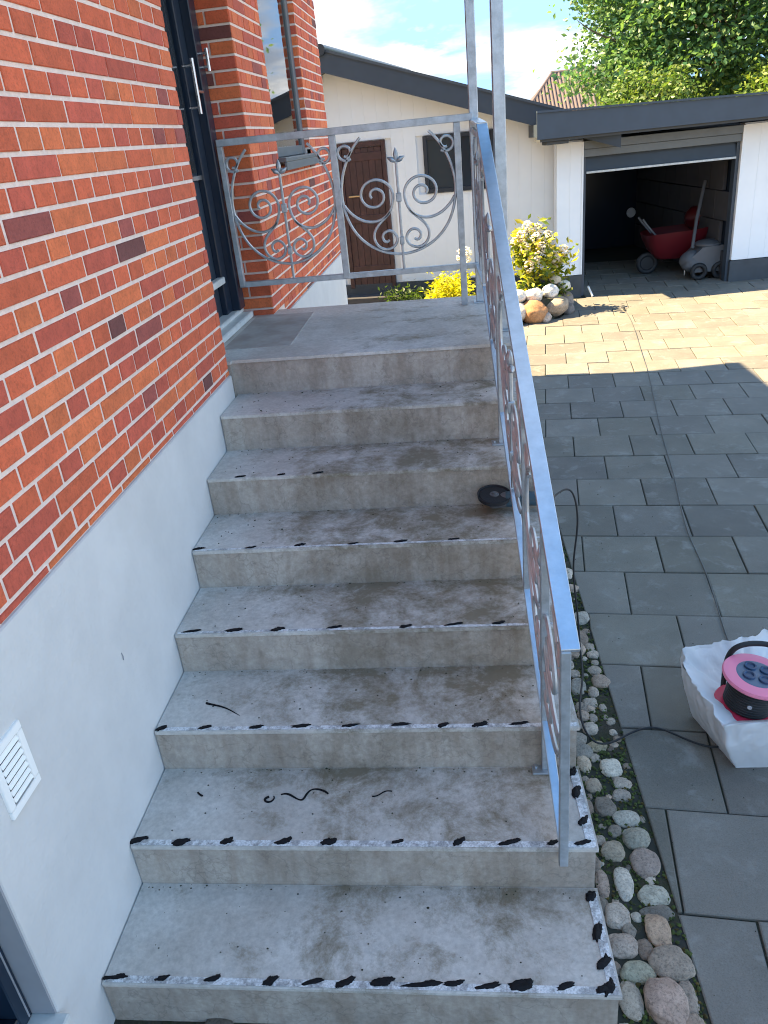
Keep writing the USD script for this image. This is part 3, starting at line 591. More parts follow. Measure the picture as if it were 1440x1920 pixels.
# landing railing across the far side
YL = 3.10; ZB, ZT = 1.49, 2.185
lr = thing('landing_railing', 'galvanised scrollwork railing across the far edge of the landing by the door', 'railing', (.5, YL, 1.29))
obj('top_rail', bar((-.15, YL, 2.205), (1.165, YL, 2.205), .042, .034), MAT['steel'], lr)
obj('bottom_rail', bar((-.15, YL, ZB), (1.165, YL, ZB), .03, .028), MAT['steel'], lr)
for x, zb in ((-.138, 1.477), (.45, 1.477), (1.085, 1.285)):
    w = .02 if x < 0 else .026
    obj('post', bx(x - w / 2 - .004, x + w / 2 + .004, YL - .017, YL + .017, zb, 2.188, .002), MAT['steel'], lr)
for x in (.02, .75): obj('leg', bx(x - .012, x + .012, YL - .012, YL + .012, 1.285, 1.477, .002), MAT['steel'], lr) if False else None
for xa, xb in ((-.124, .433), (.467, 1.068)):
    cx_, hw = (xa + xb) / 2, (xb - xa) / 2; sv_ = (ZT - ZB) / 2.52
    panel(lr, lambda u, v, c=cx_, h=hw: (c + u * h, YL, ZB + (v + 1.36) * sv_))
# stair railing
RX = lambda y: float(np.interp(y, [.3, 2.25, 3.1], [1.272, 1.185, 1.165]))
ZH = lambda y: 1.020 + .519 * (min(y, 2.5) - .3) + (.03 if y > 2.5 else 0)      # handrail
ZL = lambda y: .352 + .519 * (min(y, 2.49) - .3)                                # lower rail
sr = thing('stair_railing', 'galvanised stair railing with flat sloping handrail and scroll panels, right of the steps', 'railing', (1.25, .3, 0))
hp = [(RX(y) + .011, y, ZH(y)) for y in (.285, 2.5)] + [(RX(3.12) + .011, 3.12, 2.19)]
obj('handrail', cat_([bar(hp[0], hp[1], .047, .014), bar((hp[1][0], hp[1][1] - .003, hp[1][2] + .003), hp[2], .047, .014)]), MAT['steel_flat'], sr)
obj('lower_rail', cat_([bar((RX(.3), .305, ZL(.305)), (RX(2.48), 2.48, ZL(2.48)), .026, .014), bar((RX(2.48), 2.478, ZL(2.49)), (RX(3.1), 3.1, ZL(3.1)), .026, .014)]), MAT['steel_flat'], sr)
obj('upper_rail', cat_([bar((RX(.3), .31, ZH(.31) - .045), (RX(2.5), 2.5, ZH(2.5) - .045), .014, .026), bar((RX(2.5), 2.5, ZH(2.5) - .045), (RX(3.1), 3.1, 2.145), .014, .026)]), MAT['steel'], sr)
obj('post', bx(RX(.3) - .0125, RX(.3) + .0125, .276, .300, .285, ZH(.3) - .006, .002), MAT['steel'], sr)
posts = [1.03, 1.765, 2.5]
for y in posts: obj('post', bx(RX(y) - .011, RX(y) + .011, y - .011, y + .011, ZL(y), ZH(y) - .012, .002), MAT['steel'], sr)
for y, i in ((.618, 2), (1.80, 6)):
    zt = tread_z(i, 1.22)
    obj('leg', cat_([bx(RX(y) - .012, RX(y) + .012, y - .012, y + .012, zt + .006, ZH(y) - .02, .002), bx(RX(y) - .042, RX(y) + .03, y - .028, y + .028, zt + .001, zt + .007, .001), tube([(RX(y) - .03, y, zt + .006), (RX(y) - .03, y, zt + .014)], .006, 6)]), MAT['steel'], sr)
ys = [.3] + posts + [3.09]
for a, b in zip(ys[:-1], ys[1:]):
    c, h = (a + b) / 2, (b - a) / 2 - .02
    def PP(u, v, c=c, h=h):
        y = c + u * h; z0, z1 = ZL(y) + .01, ZH(y) - .06; return (RX(y), y, z0 + (v + 1.36) / 2.52 * (z1 - z0))
    panel(sr, PP)
# tall posts and the canopy over the landing
for nm, lab, x, y, w in (('canopy_post', 'slim galvanised canopy post at the far corner of the landing railing', 1.172, 3.135, .046), ('canopy_post', 'thicker galvanised canopy post standing just right of the handrail', 1.262, 2.44, .052)):
    t = thing(nm, lab, 'post', (x, y, 1.285))
    obj('tube', bx(x - w / 2, x + w / 2, y - w / 2, y + w / 2, 1.292, 3.50, .004), MAT['steel'], t)
    obj('foot_plate', bx(x - w * .85, x + w * .6, y - w * .8, y + w * .8, 1.287, 1.2945, .001), MAT['steel'], t)
cano = thing('entrance_canopy', 'flat canopy roof over the landing carried by two steel posts', 'canopy', (.7, 2.7, 3.5))
obj('roof_plate', bx(.0, 1.36, 2.25, 3.25, 3.502, 3.56, .004), MAT['slate_blue'], cano)
obj('fascia', cat_([bx(1.361, 1.385, 2.23, 3.27, 3.47, 3.60, .003), bx(.0, 1.36, 2.225, 2.249, 3.47, 3.60, .003), bx(.0, 1.36, 3.251, 3.275, 3.47, 3.60, .003)]), MAT['slate_blue'], cano)

# ------------------------------------------------------------------ white gabled outbuilding and garage
TG = frame((2.70, 9.66), -.14)
ob = thing('outbuilding', 'white boarded outbuilding with dark gable roof, brown door and small window', 'outbuilding', (0, 9.8, 0))
def zroof(l): return 3.20 - .324 * (abs(l + 3.2))       # top of the roof at local x
def gp(*a, **k): return put(bx(*a, **k), TG)
edges = np.arange(-6.6, -.02, .165)
DL0, DL1, WL0, WL1 = -3.22, -2.56, -2.05, -1.12
wall = obj('wall', cat_([gp(-6.6, -.03, .03, .2, 0, 1.9), put(trimesh.convex.convex_hull([(-6.6, .03, 1.9), (-.03, .03, 1.9), (-3.2, .03, 3.0), (-6.6, .2, 1.9), (-.03, .2, 1.9), (-3.2, .2, 3.0)]), TG), gp(-.2, -.03, .2, 5, 0, 1.9), gp(-6.6, -.03, 5, 5.2, 0, 1.9)]), MAT['white_board'], ob)
for a in edges:
    b = min(a + .165, -.025); top = min(zroof(a), zroof(b)) - .2; segs = [(.30, top)]
    if b > DL0 and a < DL1: segs = [(2.14, top)]
    if b > WL0 and a < WL1: segs = [(.30, 1.42), (2.13, top)]
    for z0, z1 in segs: obj('board', gp(a + .0003, b - .0003, 0, .0295, z0, z1, ch=.0012), MAT['white_board'], wall)
obj('plinth', gp(-6.6, -.03, -.015, .0, -.05, .295), MAT['dark_plinth'], ob)
dr = obj('door', gp(DL0 + .06, DL1 - .052, .0, .028, .26, 2.06), MAT['brown_wood'], ob, label='dark brown boarded wooden door')
obj('door_frame', cat_([gp(DL0, DL0 + .058, -.03, .03, .25, 2.13, ch=.003), gp(DL1 - .05, DL1, -.03, .03, .25, 2.13, ch=.003), gp(DL0 + .058, DL1 - .05, -.03, .03, 2.065, 2.13, ch=.003)]), MAT['brown_wood'], dr)
for z in (.45, 1.12, 1.9): obj('rail', gp(DL0 + .062, DL1 - .052, -.022, -.013, z, z + .1, ch=.003), MAT['brown_wood'], dr)
for i in range(6): obj('plank', gp(DL0 + .062 + i * .0898, DL0 + .062 + i * .0898 + .0868, -.012, -.0005, .262, 2.058, ch=.003), MAT['brown_wood'], dr)
obj('handle', put(cat_([tube([(DL0 + .12, -.075, 1.47), (DL0 + .30, -.075, 1.47)], .014, 8), tube([(DL0 + .14, -.075, 1.47), (DL0 + .14, -.01, 1.47)], .01, 8)]), TG), MAT['brass'], dr, smooth=40)
obj('step', gp(DL0 - .1, DL1 + .1, -.3, -.016, -.05, .16, ch=.01), MAT['concrete_block'], ob)
wn = obj('window', cat_([gp(WL0, WL0 + .05, -.03, .028, 1.43, 2.12, ch=.003), gp(WL1 - .05, WL1, -.03, .028, 1.43, 2.12, ch=.003), gp(WL0 + .05, WL1 - .05, -.03, .028, 1.43, 1.48, ch=.003), gp(WL0 + .05, WL1 - .05, -.03, .028, 2.07, 2.12, ch=.003)]), MAT['navy'], ob)
mat('dark_glass', (0.012, 0.026, 0.036), 0.12, spec=0.35)
obj('pane', gp(WL0 + .05, WL1 - .05, -.002, .003, 1.48, 2.07), MAT['dark_glass'], wn)
obj('backing', gp(WL0 + .05, WL1 - .05, .010, .026, 1.48, 2.07), MAT['navy_deep'], wn)
def rslope(l0, l1, y0, y1, t0, t1):
    return put(trimesh.convex.convex_hull([(l, y, zroof(l) - t) for l in (l0, l1) for y in (y0, y1) for t in (t0, t1)]), TG)
rf = obj('roof', cat_([rslope(-3.2, .45, -.28, 5.4, 0, .06), rslope(-6.9, -3.2, -.28, 5.4, 0, .06)]), MAT['slate_blue'], ob)
obj('barge_board', cat_([rslope(-3.2, .42, -.315, -.281, .012, .25), rslope(-6.9, -3.2, -.315, -.281, .012, .25)]), MAT['slate_blue'], rf)
obj('roof_edge_trim', cat_([rslope(-3.2, .44, -.335, -.27, -.02, .012), rslope(-6.9, -3.2, -.335, -.27, -.02, .012)]), MAT['slate_blue'], rf)
obj('soffit', cat_([rslope(-3.2, .40, -.28, -.004, .2, .215), rslope(-6.9, -3.2, -.28, -.004, .2, .215)]), MAT['wood_soffit'], rf)
obj('ridge_cap', put(tube([(-3.2, -.36, 3.20), (-3.2, 5.42, 3.20)], .065, 12), TG), MAT['navy'], rf, smooth=40)
# garage
TA = frame((2.66, 9.53), .1)
gar = thing('garage', 'flat roofed garage with white walls, half open dark door and slate blue fascia', 'garage', (3.6, 9.8, 0))
def ga(*a, **k): return put(bx(*a, **k), TA)
gw = obj('wall', cat_([ga(-.33, 0, .002, .14, .28, 1.9), ga(1.99, 6.0, .002, .14, .27, 1.9), ga(-.12, -.002, .14, 5.4, 0, 1.9), ga(-.12, 6, 5.4, 5.6, 0, 1.9), ga(5.9, 6, .14, 5.4, 0, 1.9)]), MAT['white_board'], gar)
for a in list(np.arange(-.33, -.02, .165)) + list(np.arange(1.99, 5.9, .2)):
    b = min(a + (.165 if a < 1 else .2), 0 if a < 1 else 6); obj('board', ga(a + .0003, b - .0003, -.022, .001, .285 if a < 1 else .275, 1.885, ch=.0012), MAT['white_board'], gw)
for m_ in (ga(-.018, .004, -.03, .13, .285, 1.88, ch=.002), ga(1.968, 1.989, -.03, .13, .28, 1.88, ch=.002)): obj('corner_trim', m_, MAT['white_board'], gar)
obj('plinth', cat_([ga(-.33, .0, -.03, .14, -.05, .279, ch=.003)]), MAT['dark_plinth'], gar)
obj('plinth', cat_([ga(1.955, 6, -.03, .14, -.05, .269, ch=.003)]), MAT['dark_plinth'], gar)
for m_ in (ga(.005, .045, .02, .13, 0, 1.7), ga(1.925, 1.965, .02, .13, .0, 1.69)): obj('door_jamb', m_, MAT['slate_blue'], gar)
obj('header', cat_([ga(.006, 1.966, -.03, .10, 1.79, 1.885, ch=.004), ga(.006, 1.966, -.012, .10, 1.70, 1.788, ch=.004)]), MAT['grey_metal'], gar)
gd = obj('garage_door', cat_([put(trimesh.convex.convex_hull([(l, y, z) for l in (.047, 1.923) for (y, z) in ((.06, 1.70), (.085, 1.70), (.02, 1.535), (.045, 1.535))]), TA)]), MAT['slate_blue'], gar)
obj('door_edge', ga(.047, 1.923, .0, .045, 1.505, 1.534, ch=.004), MAT['steel'], gd)
obj('door_leaf', put(trimesh.convex.convex_hull([(l, y, z) for l in (.047, 1.923) for (y, z) in ((.09, 1.69), (2.0, 1.76), (.09, 1.72), (2.0, 1.79))]), TA), MAT['navy'], gd)
gr = obj('roof', ga(-.62, 6.3, -.33, 5.8, 1.98, 2.12), MAT['slate_blue'], gar)
obj('fascia', put(trimesh.convex.convex_hull([(l, y, z) for (l, zt) in ((-.64, 2.24), (6.3, 2.12)) for y in (-.36, -.331) for z in (1.955, zt)]), TA), MAT['slate_blue'], gr)
obj('fascia_cap', put(trimesh.convex.convex_hull([(l, y, z + dz) for (l, z) in ((-.64, 2.242), (6.3, 2.122)) for y in (-.375, -.30) for dz in (0, .022)]), TA), MAT['slate_blue'], gr)
obj('soffit', cat_([ga(-.60, 6.2, -.33, -.031, 1.925, 1.953), ga(-.52, -.25, -.30, -.04, 1.885, 1.924, ch=.004)]), MAT['wood_soffit'], gr)
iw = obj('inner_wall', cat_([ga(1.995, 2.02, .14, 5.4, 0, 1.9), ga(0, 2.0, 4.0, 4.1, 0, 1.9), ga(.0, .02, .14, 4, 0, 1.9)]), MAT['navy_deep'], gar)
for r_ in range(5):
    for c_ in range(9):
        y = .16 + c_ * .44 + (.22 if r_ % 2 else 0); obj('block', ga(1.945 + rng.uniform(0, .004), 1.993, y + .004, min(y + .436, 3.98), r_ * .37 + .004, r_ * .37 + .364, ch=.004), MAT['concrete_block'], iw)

# ------------------------------------------------------------------ things in the garage
t = thing('garden_cart', 'red tub of a garden cart in the dark garage beside the block wall', 'cart', (4.15, 10.7, 0))
tub = []
for zz, a, b in ((.22, .26, .20), (.34, .36, .28), (.52, .44, .34), (.60, .46, .36)):
    tub.append(np.array([(4.15 + a * math.copysign(abs(math.cos(th)) ** .6, math.cos(th)), 10.75 + b * math.copysign(abs(math.sin(th)) ** .6, math.sin(th)), zz + .10 * math.cos(th) * (zz - .2)) for th in np.linspace(0, 2 * np.pi, 28, endpoint=False)]))
tv = np.vstack(tub + [r_ * [1, 1, 1] * 1.0 - [0, 0, .0] for r_ in [(tub[2] - tub[2].mean(0)) * .93 + tub[2].mean(0), (tub[0] - tub[0].mean(0)) * .9 + tub[0].mean(0) + [0, 0, .03]]] + [tub[0].mean(0)[None] + [0, 0, .03], tub[0].mean(0)[None]])
tf = []
order = [0, 1, 2, 3, 4, 5]
for a_, b_ in zip(order[:-1], order[1:]):
    for k in range(28):
        l = (k + 1) % 28; tf += [[a_ * 28 + k, a_ * 28 + l, b_ * 28 + l], [a_ * 28 + k, b_ * 28 + l, b_ * 28 + k]]
for k in range(28): tf += [[5 * 28 + k, 5 * 28 + (k + 1) % 28, 168], [k, 169, (k + 1) % 28]]
obj('tub', trimesh.Trimesh(tv, np.array(tf), process=False), MAT['red_paint'], t, smooth=40)
obj('hood', blob((4.52, 10.95, .70), (.20, .16, .17), 3, .12, 1.2, 4), MAT['red_paint'], t, smooth=True)
obj('hub', revolve([(0, .02), (.10, .015), (.10, -.015), (0, -.02)], (3.78, 10.75, .155), (0, -1, 0), 20), MAT['rubber'], t, smooth=40)
obj('leg', tube([(4.22, 10.42, .25), (4.23, 10.40, .0)], .014, 8), MAT['chrome'], t, smooth=40)
obj('leg', tube([(3.95, 10.95, .25), (3.94, 10.97, .0)], .014, 8), MAT['chrome'], t, smooth=40)
obj('wheel', trimesh.creation.torus(.12, .035, transform=trimesh.transformations.translation_matrix((3.78, 10.75, .155)) @ trimesh.transformations.rotation_matrix(1.57, [1, 0, 0])), MAT['rubber'], t, smooth=True)
for yy in (10.6, 10.9): obj('handle', tube([(3.85, yy, .55), (3.72, yy, .70), (3.66, yy, .78)], .014, 8), MAT['grey_plastic'], t, smooth=40)
t = thing('lawn_machine', 'grey box shaped garden machine with slanted pale handle at garage entrance', 'machine', (4.4, 10.2, 0))
obj('body', trimesh.convex.convex_hull([(x, y, z) for x, zt in ((4.20, .30), (4.34, .42), (4.66, .44)) for y in (10.0, 10.4) for z in (.10, zt)]), MAT['grey_plastic'], t)
obj('cover', trimesh.convex.convex_hull(np.vstack([blob((4.45, 10.2, .44), (.2, .17, .06), 2, .05, 1, 3).vertices])), MAT['grey_plastic'], t, smooth=True)
obj('nose', blob((4.22, 10.12, .24), (.13, .15, .14), 3, .1, 1.4, 6), MAT['grey_plastic'], t, smooth=True)
obj('handle', tube([(4.24, 10.15, .40), (4.31, 10.3, .75), (4.44, 10.5, 1.22)], .022, 8), MAT['grey_plastic'], t, smooth=40)
obj('handle', tube([(4.60, 10.15, .40), (4.66, 10.3, .62), (4.70, 10.4, .75)], .018, 8), MAT['grey_plastic'], t, smooth=40)
for x in (4.30, 4.58): obj('wheel', put(trimesh.creation.torus(.085, .03), trimesh.transformations.translation_matrix((x, 9.98, .115)) @ trimesh.transformations.rotation_matrix(1.57, [1, 0, 0])), MAT['rubber'], t, smooth=True)
t = thing('round_lamp', 'small round white lamp on the dark rear wall deep in the garage', 'lamp', (4.12, 13.66, .56))
lc, la = (4.115, 13.63, .562), (.0998, -.995, .06)
obj('lens', revolve([(0, .03), (.05, .022), (.078, .006), (.082, -.01), (0, -.012)], lc, la, 20), MAT['white_paint'], t, smooth=40)
obj('shell', revolve([(.084, -.0), (.09, -.02), (.06, -.06), (0, -.06)], lc, la, 20), MAT['rubber'], t, smooth=40)
t = thing('white_peg', 'short white stick leaning at the left foot of the garage opening', 'peg', (2.76, 9.42, 0))
obj('stick', tube([(2.80, 9.42, .005), (2.75, 9.47, .12)], .014, 8), MAT['white_paint'], t, smooth=40)
obj('tip', tube([(2.75, 9.47, .121), (2.745, 9.475, .132)], [.016, .012], 8), MAT['sill_stone'], t, smooth=40)

# ------------------------------------------------------------------ rockery bed and plants
def leaves(centers, n_per, size, cols, spread, droop=0.2, asp=.5):
    vs, fs, ts = [], [], []; k = 0
    for c in centers:
        m_ = n_per
        p = c + rng.normal(0, 1, (m_, 3)) * spread
        for q in p:
            d = rng.normal(0, 1, 3); d[2] = d[2] * .6 + droop; d /= np.linalg.norm(d); s = np.cross(d, rng.normal(0, 1, 3)); s /= np.linalg.norm(s) + 1e-9
            L = size * rng.uniform(.6, 1.25); nn = np.cross(d, s)
            vs += [q, q + d * L * .5 + s * L * asp * .5 + nn * L * .06, q + d * L, q + d * L * .5 - s * L * asp * .5 + nn * L * .06]
            fs += [[k, k + 1, k + 2], [k, k + 2, k + 3]]; k += 4
            col = np.array(cols[rng.integers(len(cols))]) * rng.uniform(.7, 1.3); ts += [col] * 4
    return trimesh.Trimesh(np.array(vs), np.array(fs), process=False), np.array(ts)
bed = thing('rockery', 'low raised bed edged with pale and rust coloured boulders at the outbuilding corner', 'flower bed', (2.0, 8.7, 0))
obj('soil', prism(Polygon([(1.55, 8.25), (2.15, 8.3), (2.4, 8.8), (2.35, 9.3), (1.4, 9.45), (1.4, 8.6)]), -.02, .24), MAT['soil'], bed)
for x, y, z, r, c in ((1.92, 8.22, .12, .17, (.46, .24, .11)), (2.20, 8.42, .13, .15, (.42, .33, .24)), (1.68, 8.2, .13, .15, (.62, .56, .48)), (2.30, 8.75, .12, .15, (.3, .24, .2)), (1.93, 8.30, .30, .10, (.75, .70, .62)), (2.14, 8.42, .31, .10, (.82, .78, .72)), (1.74, 8.28, .30, .10, (.7, .66, .58)), (2.32, 8.62, .32, .085, (.80, .74, .62)), (2.05, 8.20, .05, .08, (.5, .42, .36)), (2.36, 8.55, .05, .09, (.22, .19, .17)), (1.60, 8.05, .06, .08, (.6, .56, .5)), (1.48, 8.45, .12, .14, (.5, .45, .4)), (2.22, 8.62, .40, .07, (.75, .6, .42))):
    obj('boulder', blob((x, y, z), (r * rng.uniform(.95, 1.25), r, r * .82), 3, .2, 1.4, int(x * 917) % 83), MAT['stone'], bed, smooth=True, tint=c)
hy = thing('hydrangea', 'cream flowering hydrangea with yellow green leaves growing in the rockery', 'shrub', (1.95, 8.75, .24))
heads = [(1.90, 8.70, 1.03), (1.99, 8.65, .90), (2.14, 8.70, .90), (2.33, 8.75, .72), (1.82, 8.65, .93), (1.97, 8.55, .68), (2.05, 8.6, .79), (2.20, 8.7, .66), (1.86, 8.6, .80), (1.76, 8.7, .86), (2.02, 8.8, .98), (2.26, 8.72, .60), (1.9, 8.52, .60)]
for h_ in heads:
    obj('stem', tube(spline([(1.95 + rng.uniform(-.1, .1), 8.8, .22), ((1.95 + h_[0]) / 2 + rng.uniform(-.03, .03), (8.8 + h_[1]) / 2, (.25 + h_[2]) / 2), h_], 10), .006, 5), MAT['stem'], hy)
    vs, ts = [], []
    for k in range(60):
        d = rng.normal(0, 1, 3); d /= np.linalg.norm(d); q = np.array(h_) + d * [.055, .055, .068]; m = trimesh.creation.icosphere(0, rng.uniform(.012, .02)); m.vertices = m.vertices * [1, 1, .6]; m.apply_translation(q); vs.append(m)
        ts.append(np.tile(np.array([.86, .78, .60]) * rng.uniform(.8, 1.1) * ([1, 1, 1] if rng.random() < .6 else [1, .88, .8]), (len(m.vertices), 1)))
    obj('flower_head', cat_(vs), MAT['petal'], hy, tint=np.vstack(ts))
lm, lt = leaves([np.array(h_) - [0, 0, .10] for h_ in heads] + [np.array([1.84, 8.7, .78]), np.array([1.85, 8.7, .66]), np.array([1.82, 8.65, .58]), np.array([1.95, 8.7, .45]), np.array([2.15, 8.7, .42])], 42, .10, [(.26, .30, .03), (.34, .34, .03), (.14, .2, .03), (.42, .38, .05)], np.array([.09, .08, .09]), .1)
obj('foliage', lm, MAT['leaf'], hy, tint=lt)
lm, lt = leaves([np.array([1.75 + rng.uniform(0, .55), 8.45 + rng.uniform(0, .3), .30]) for _ in range(14)], 30, .07, [(.05, .09, .02), (.08, .12, .02), (.14, .16, .03)], np.array([.06, .06, .04]), .3)
gc = obj('ground_cover', lm, MAT['leaf'], hy, tint=lt, kind='stuff')
sb = thing('golden_shrub', 'small golden yellow shrub showing behind the landing edge', 'shrub', (.95, 8.0, 0))
cs = [np.array([.80 + .32 * rng.random(), 8.0 + rng.uniform(-.15, .15), .38 + .30 * rng.random() * (1 - abs(k - 12) / 24)]) for k in range(26)]
lm, lt = leaves(cs, 60, .06, [(.46, .44, .02), (.58, .52, .03), (.34, .36, .02)], np.array([.07, .07, .06]), .2)
obj('foliage', lm, MAT['leaf'], sb, tint=lt)
for k in range(7): obj('stem', tube([(.95 + .05 * (k - 3), 8.0, 0), (.95 + .07 * (k - 3), 8.0, .45)], .006, 5), MAT['stem'], sb)
hd = thing('low_hedge', 'low dark green planting along the foot of the outbuilding wall', 'plants', (.8, 9.5, 0))
cs = [np.array([.1 + .075 * k, 9.55 - .01 * k + rng.uniform(-.1, .1), .12 + .08 * rng.random()]) for k in range(12)]
lm, lt = leaves(cs, 50, .07, [(.04, .07, .02), (.06, .10, .02)], np.array([.07, .08, .05]), .3); obj('foliage', lm, MAT['leaf'], hd, tint=lt)
for k in range(4): obj('stem', tube([(.2 + .2 * k, 9.55, -.02), (.2 + .2 * k, 9.55, .2)], .006, 5), MAT['stem'], hd)
ys2 = thing('pale_bloom', 'pale cream flowering stem seen through the corner of the railing', 'flower', (1.05, 8.6, 0))
obj('stem', tube(spline([(1.05, 8.6, 0), (1.08, 8.6, .4), (1.14, 8.6, .74)], 10), .007, 5), MAT['stem'], ys2)
vs = []
for k in range(70):
    d = rng.normal(0, 1, 3); d /= np.linalg.norm(d); m = trimesh.creation.icosphere(0, .02); m.vertices = m.vertices * [1, 1, .6]; m.apply_translation(np.array([1.13, 8.6, .78]) + d * [.085, .07, .10]); vs.append(m)
obj('flower_head', cat_(vs), MAT['petal'], ys2, tint=(.82, .76, .58))

# ------------------------------------------------------------------ beyond: neighbour's roof and trees
nb = thing('neighbour_house', 'neighbouring house with brown pantile hip roof behind the garage', 'house', (8.5, 57, 0))
rx0, rx1, ry = 5.55, 15.0, 55.0
obj('wall', bx(rx0 + .3, rx1 - .3, ry + .5, ry + 7.5, 0, 2.55), MAT['neighbour_wall'], nb)
rp = np.array([(rx0, ry, 2.5), (rx1, ry, 2.5), (rx1, ry + 8, 2.5), (rx0, ry + 8, 2.5), (rx0 + 2.3, ry + 4, 4.95), (rx1 - 2, ry + 4, 4.95)])
nr = obj('roof', trimesh.convex.convex_hull(rp), MAT['roof_tile'], nb)
nrm = np.array([0, -2.45, 4.0]); nrm /= np.linalg.norm(nrm)
for k in range(40):
    x = rx0 + .15 + k * .235; tmax = min(1.0, (x - rx0) / 2.3, (rx1 - x) / 2.0)
    if tmax < .06: continue
    a = np.array([x, ry, 2.5]) + nrm * .02; b = a + np.array([0, 4, 2.45]) * tmax
    obj('tile_column', tube([a, b], .085, 8), MAT['roof_tile'], nr, smooth=40)
obj('ridge', tube([(rx0 + 2.2, ry + 4, 4.97), (rx1 - 2, ry + 4, 4.97)], .14, 8), MAT['roof_tile'], nr, smooth=40)
obj('ridge', tube([(rx0, ry, 2.52), (rx0 + 2.3, ry + 4, 4.97)], .13, 8), MAT['roof_tile'], nr, smooth=40)
def tree(name, label, base, crown_c, crown_r, n_cl, per, size, cols, group=None, lowskirt=False):
    t = thing(name, label, 'tree', base)
    b = np.array(base, float); cc = np.array(crown_c); cr_ = np.array(crown_r)
    obj('trunk', tube(spline([b, b + (cc - b) * .35 + [.1, 0, 0], cc + [0, 0, cr_[2] * .3]], 12), np.linspace(.22, .05, 12), 9), MAT['bark'], t, smooth=True)
    cl = []
    while len(cl) < n_cl:
        d = rng.normal(0, 1, 3); d /= np.linalg.norm(d); rr = rng.uniform(.55, 1.0) ** .6
        k = 1 + .28 * (meshkit.fbm(d * 2.2 + 3, 3, 11) - .5) * 2
        cl.append(cc + d * cr_ * rr * k)
    limbs = []
    for c in cl[:22]: limbs.append(tube(spline([b + (cc - b) * rng.uniform(.4, .7), (c + cc) / 2 + rng.normal(0, .15, 3), c], 8), np.linspace(.07, .015, 8), 6))
    obj('limb', cat_(limbs), MAT['bark'], t)
    lm, lt = leaves(cl, per, size, cols, np.array([.36, .36, .28]) * (crown_r[0] / 3.6) ** .5, -.1, .62)
    obj('crown', lm, MAT['leaf'], t, tint=lt)
    return t
tr = tree('broadleaf_tree', 'large leafy green tree rising behind the garage roof', (8.2, 24, 0), (8.55, 24, 4.6), (3.75, 3.2, 3.2), 420, 170, .165, [(.10, .185, .055), (.135, .235, .07), (.07, .15, .065), (.16, .25, .075), (.06, .13, .075)])
obj('bare_twig', tube(spline([(5.6, 23.2, 3.85), (5.05, 23, 4.05), (4.72, 22.9, 4.22), (4.42, 22.8, 4.42)], 10), np.linspace(.035, .008, 10), 6), MAT['bark'], tr)
tree('young_tree', 'yellow green bush lit by sun under the left edge of the big tree', (6.0, 20.5, 0), (6.0, 20.5, 2.2), (1.1, .9, .62), 46, 110, .13, [(.11, .18, .04), (.15, .20, .045), (.08, .14, .04)])
tree('young_tree', 'bright lime green tree top at the right edge above the garage roof', (9.3, 20.0, 0), (9.4, 20.0, 2.25), (1.3, 1.0, .8), 54, 110, .13, [(.13, .20, .04), (.17, .22, .045), (.09, .15, .03)])

# ------------------------------------------------------------------ tools
t = thing('angle_grinder', 'black angle grinder lying on the fifth tread by the railing', 'angle grinder', (1.2, 1.5, .8))
ax = np.array([.05, -.16, .98]); ax /= np.linalg.norm(ax); dc = np.array([1.156, 1.490, .872])
obj('disc', revolve([(0, .002), (.022, .002), (.056, .0005), (.058, -.0015), (.022, -.001), (0, -.001)], dc, ax, 36), MAT['disc_black'], t, smooth=30)
obj('flange_nut', revolve([(0, .012), (.008, .012), (.009, .006), (.017, .005), (.018, .0025), (0, .0025)], dc, ax, 20), MAT['grey_plastic'], t, smooth=30)
obj('guard', revolve([(.0, -.004), (.060, -.004), (.063, .004), (.066, .004), (.064, -.012), (0, -.012)], dc, ax, 36), MAT['disc_black'], t, smooth=30)
obj('gear_head', trimesh.convex.convex_hull(np.vstack([trimesh.creation.icosphere(2, .026).vertices + dc - ax * .035, trimesh.creation.icosphere(2, .03).vertices + np.array([1.205, 1.49, .850])])), MAT['grey_plastic'], t, smooth=True)
obj('body', tube([(1.20, 1.49, .850), (1.24, 1.488, .851), (1.30, 1.486, .850), (1.35, 1.484, .848), (1.372, 1.483, .847)], [.031, .033, .028, .03, .022], 16), MAT['grinder_body'], t, smooth=40)
t = thing('extension_cord', 'black power cord looping over the stair edge and across the paving to the bag', 'cord', (1.6, 1.5, 0))
pts = [(1.375, 1.483, .847), (1.41, 1.62, .80), (1.471, 1.69, .782), (1.500, 1.70, .70), (1.503, 1.70, .575), (1.490, 1.69, .42), (1.505, 1.66, .20), (1.512, 1.60, .045), (1.50, 1.45, .022), (1.46, 1.25, .05), (1.455, 1.10, .045), (1.49, 1.04, .03), (1.548, 1.055, .014), (1.62, 1.10, .012), (1.72, 1.135, .012), (1.80, 1.09, .012), (1.88, 1.035, .012), (1.94, 1.03, .012)]
obj('cable', tube(spline(pts, 120), .0042, 6), MAT['rubber'], t, smooth=True)
obj('strain_relief', tube([(1.37, 1.483, .847), (1.39, 1.54, .83)], [.008, .005], 8), MAT['rubber'], t, smooth=40)
t = thing('grey_cord', 'thin grey cord lying straight over the paving from garage to bag', 'cord', (2.4, 4, 0))
pts = [(3.02, 8.4, .007), (2.936, 7.426, .007), (2.80, 6.4, .007), (2.725, 5.81, .007), (2.60, 5.0, .007), (2.462, 4.098, .007), (2.374, 3.445, .007), (2.266, 2.717, .007), (2.236, 2.254, .007), (2.172, 1.724, .007), (2.17, 1.4, .007)]
mat('grey_cord', (0.10, 0.10, 0.095), .7)
obj('cable', tube(spline(pts, 80), .003, 6), MAT['grey_cord'], t, smooth=True)
obj('plug', tube([(3.03, 8.52, .014), (3.02, 8.4, .010)], [.016, .007], 8), MAT['rubber'], t, smooth=40)
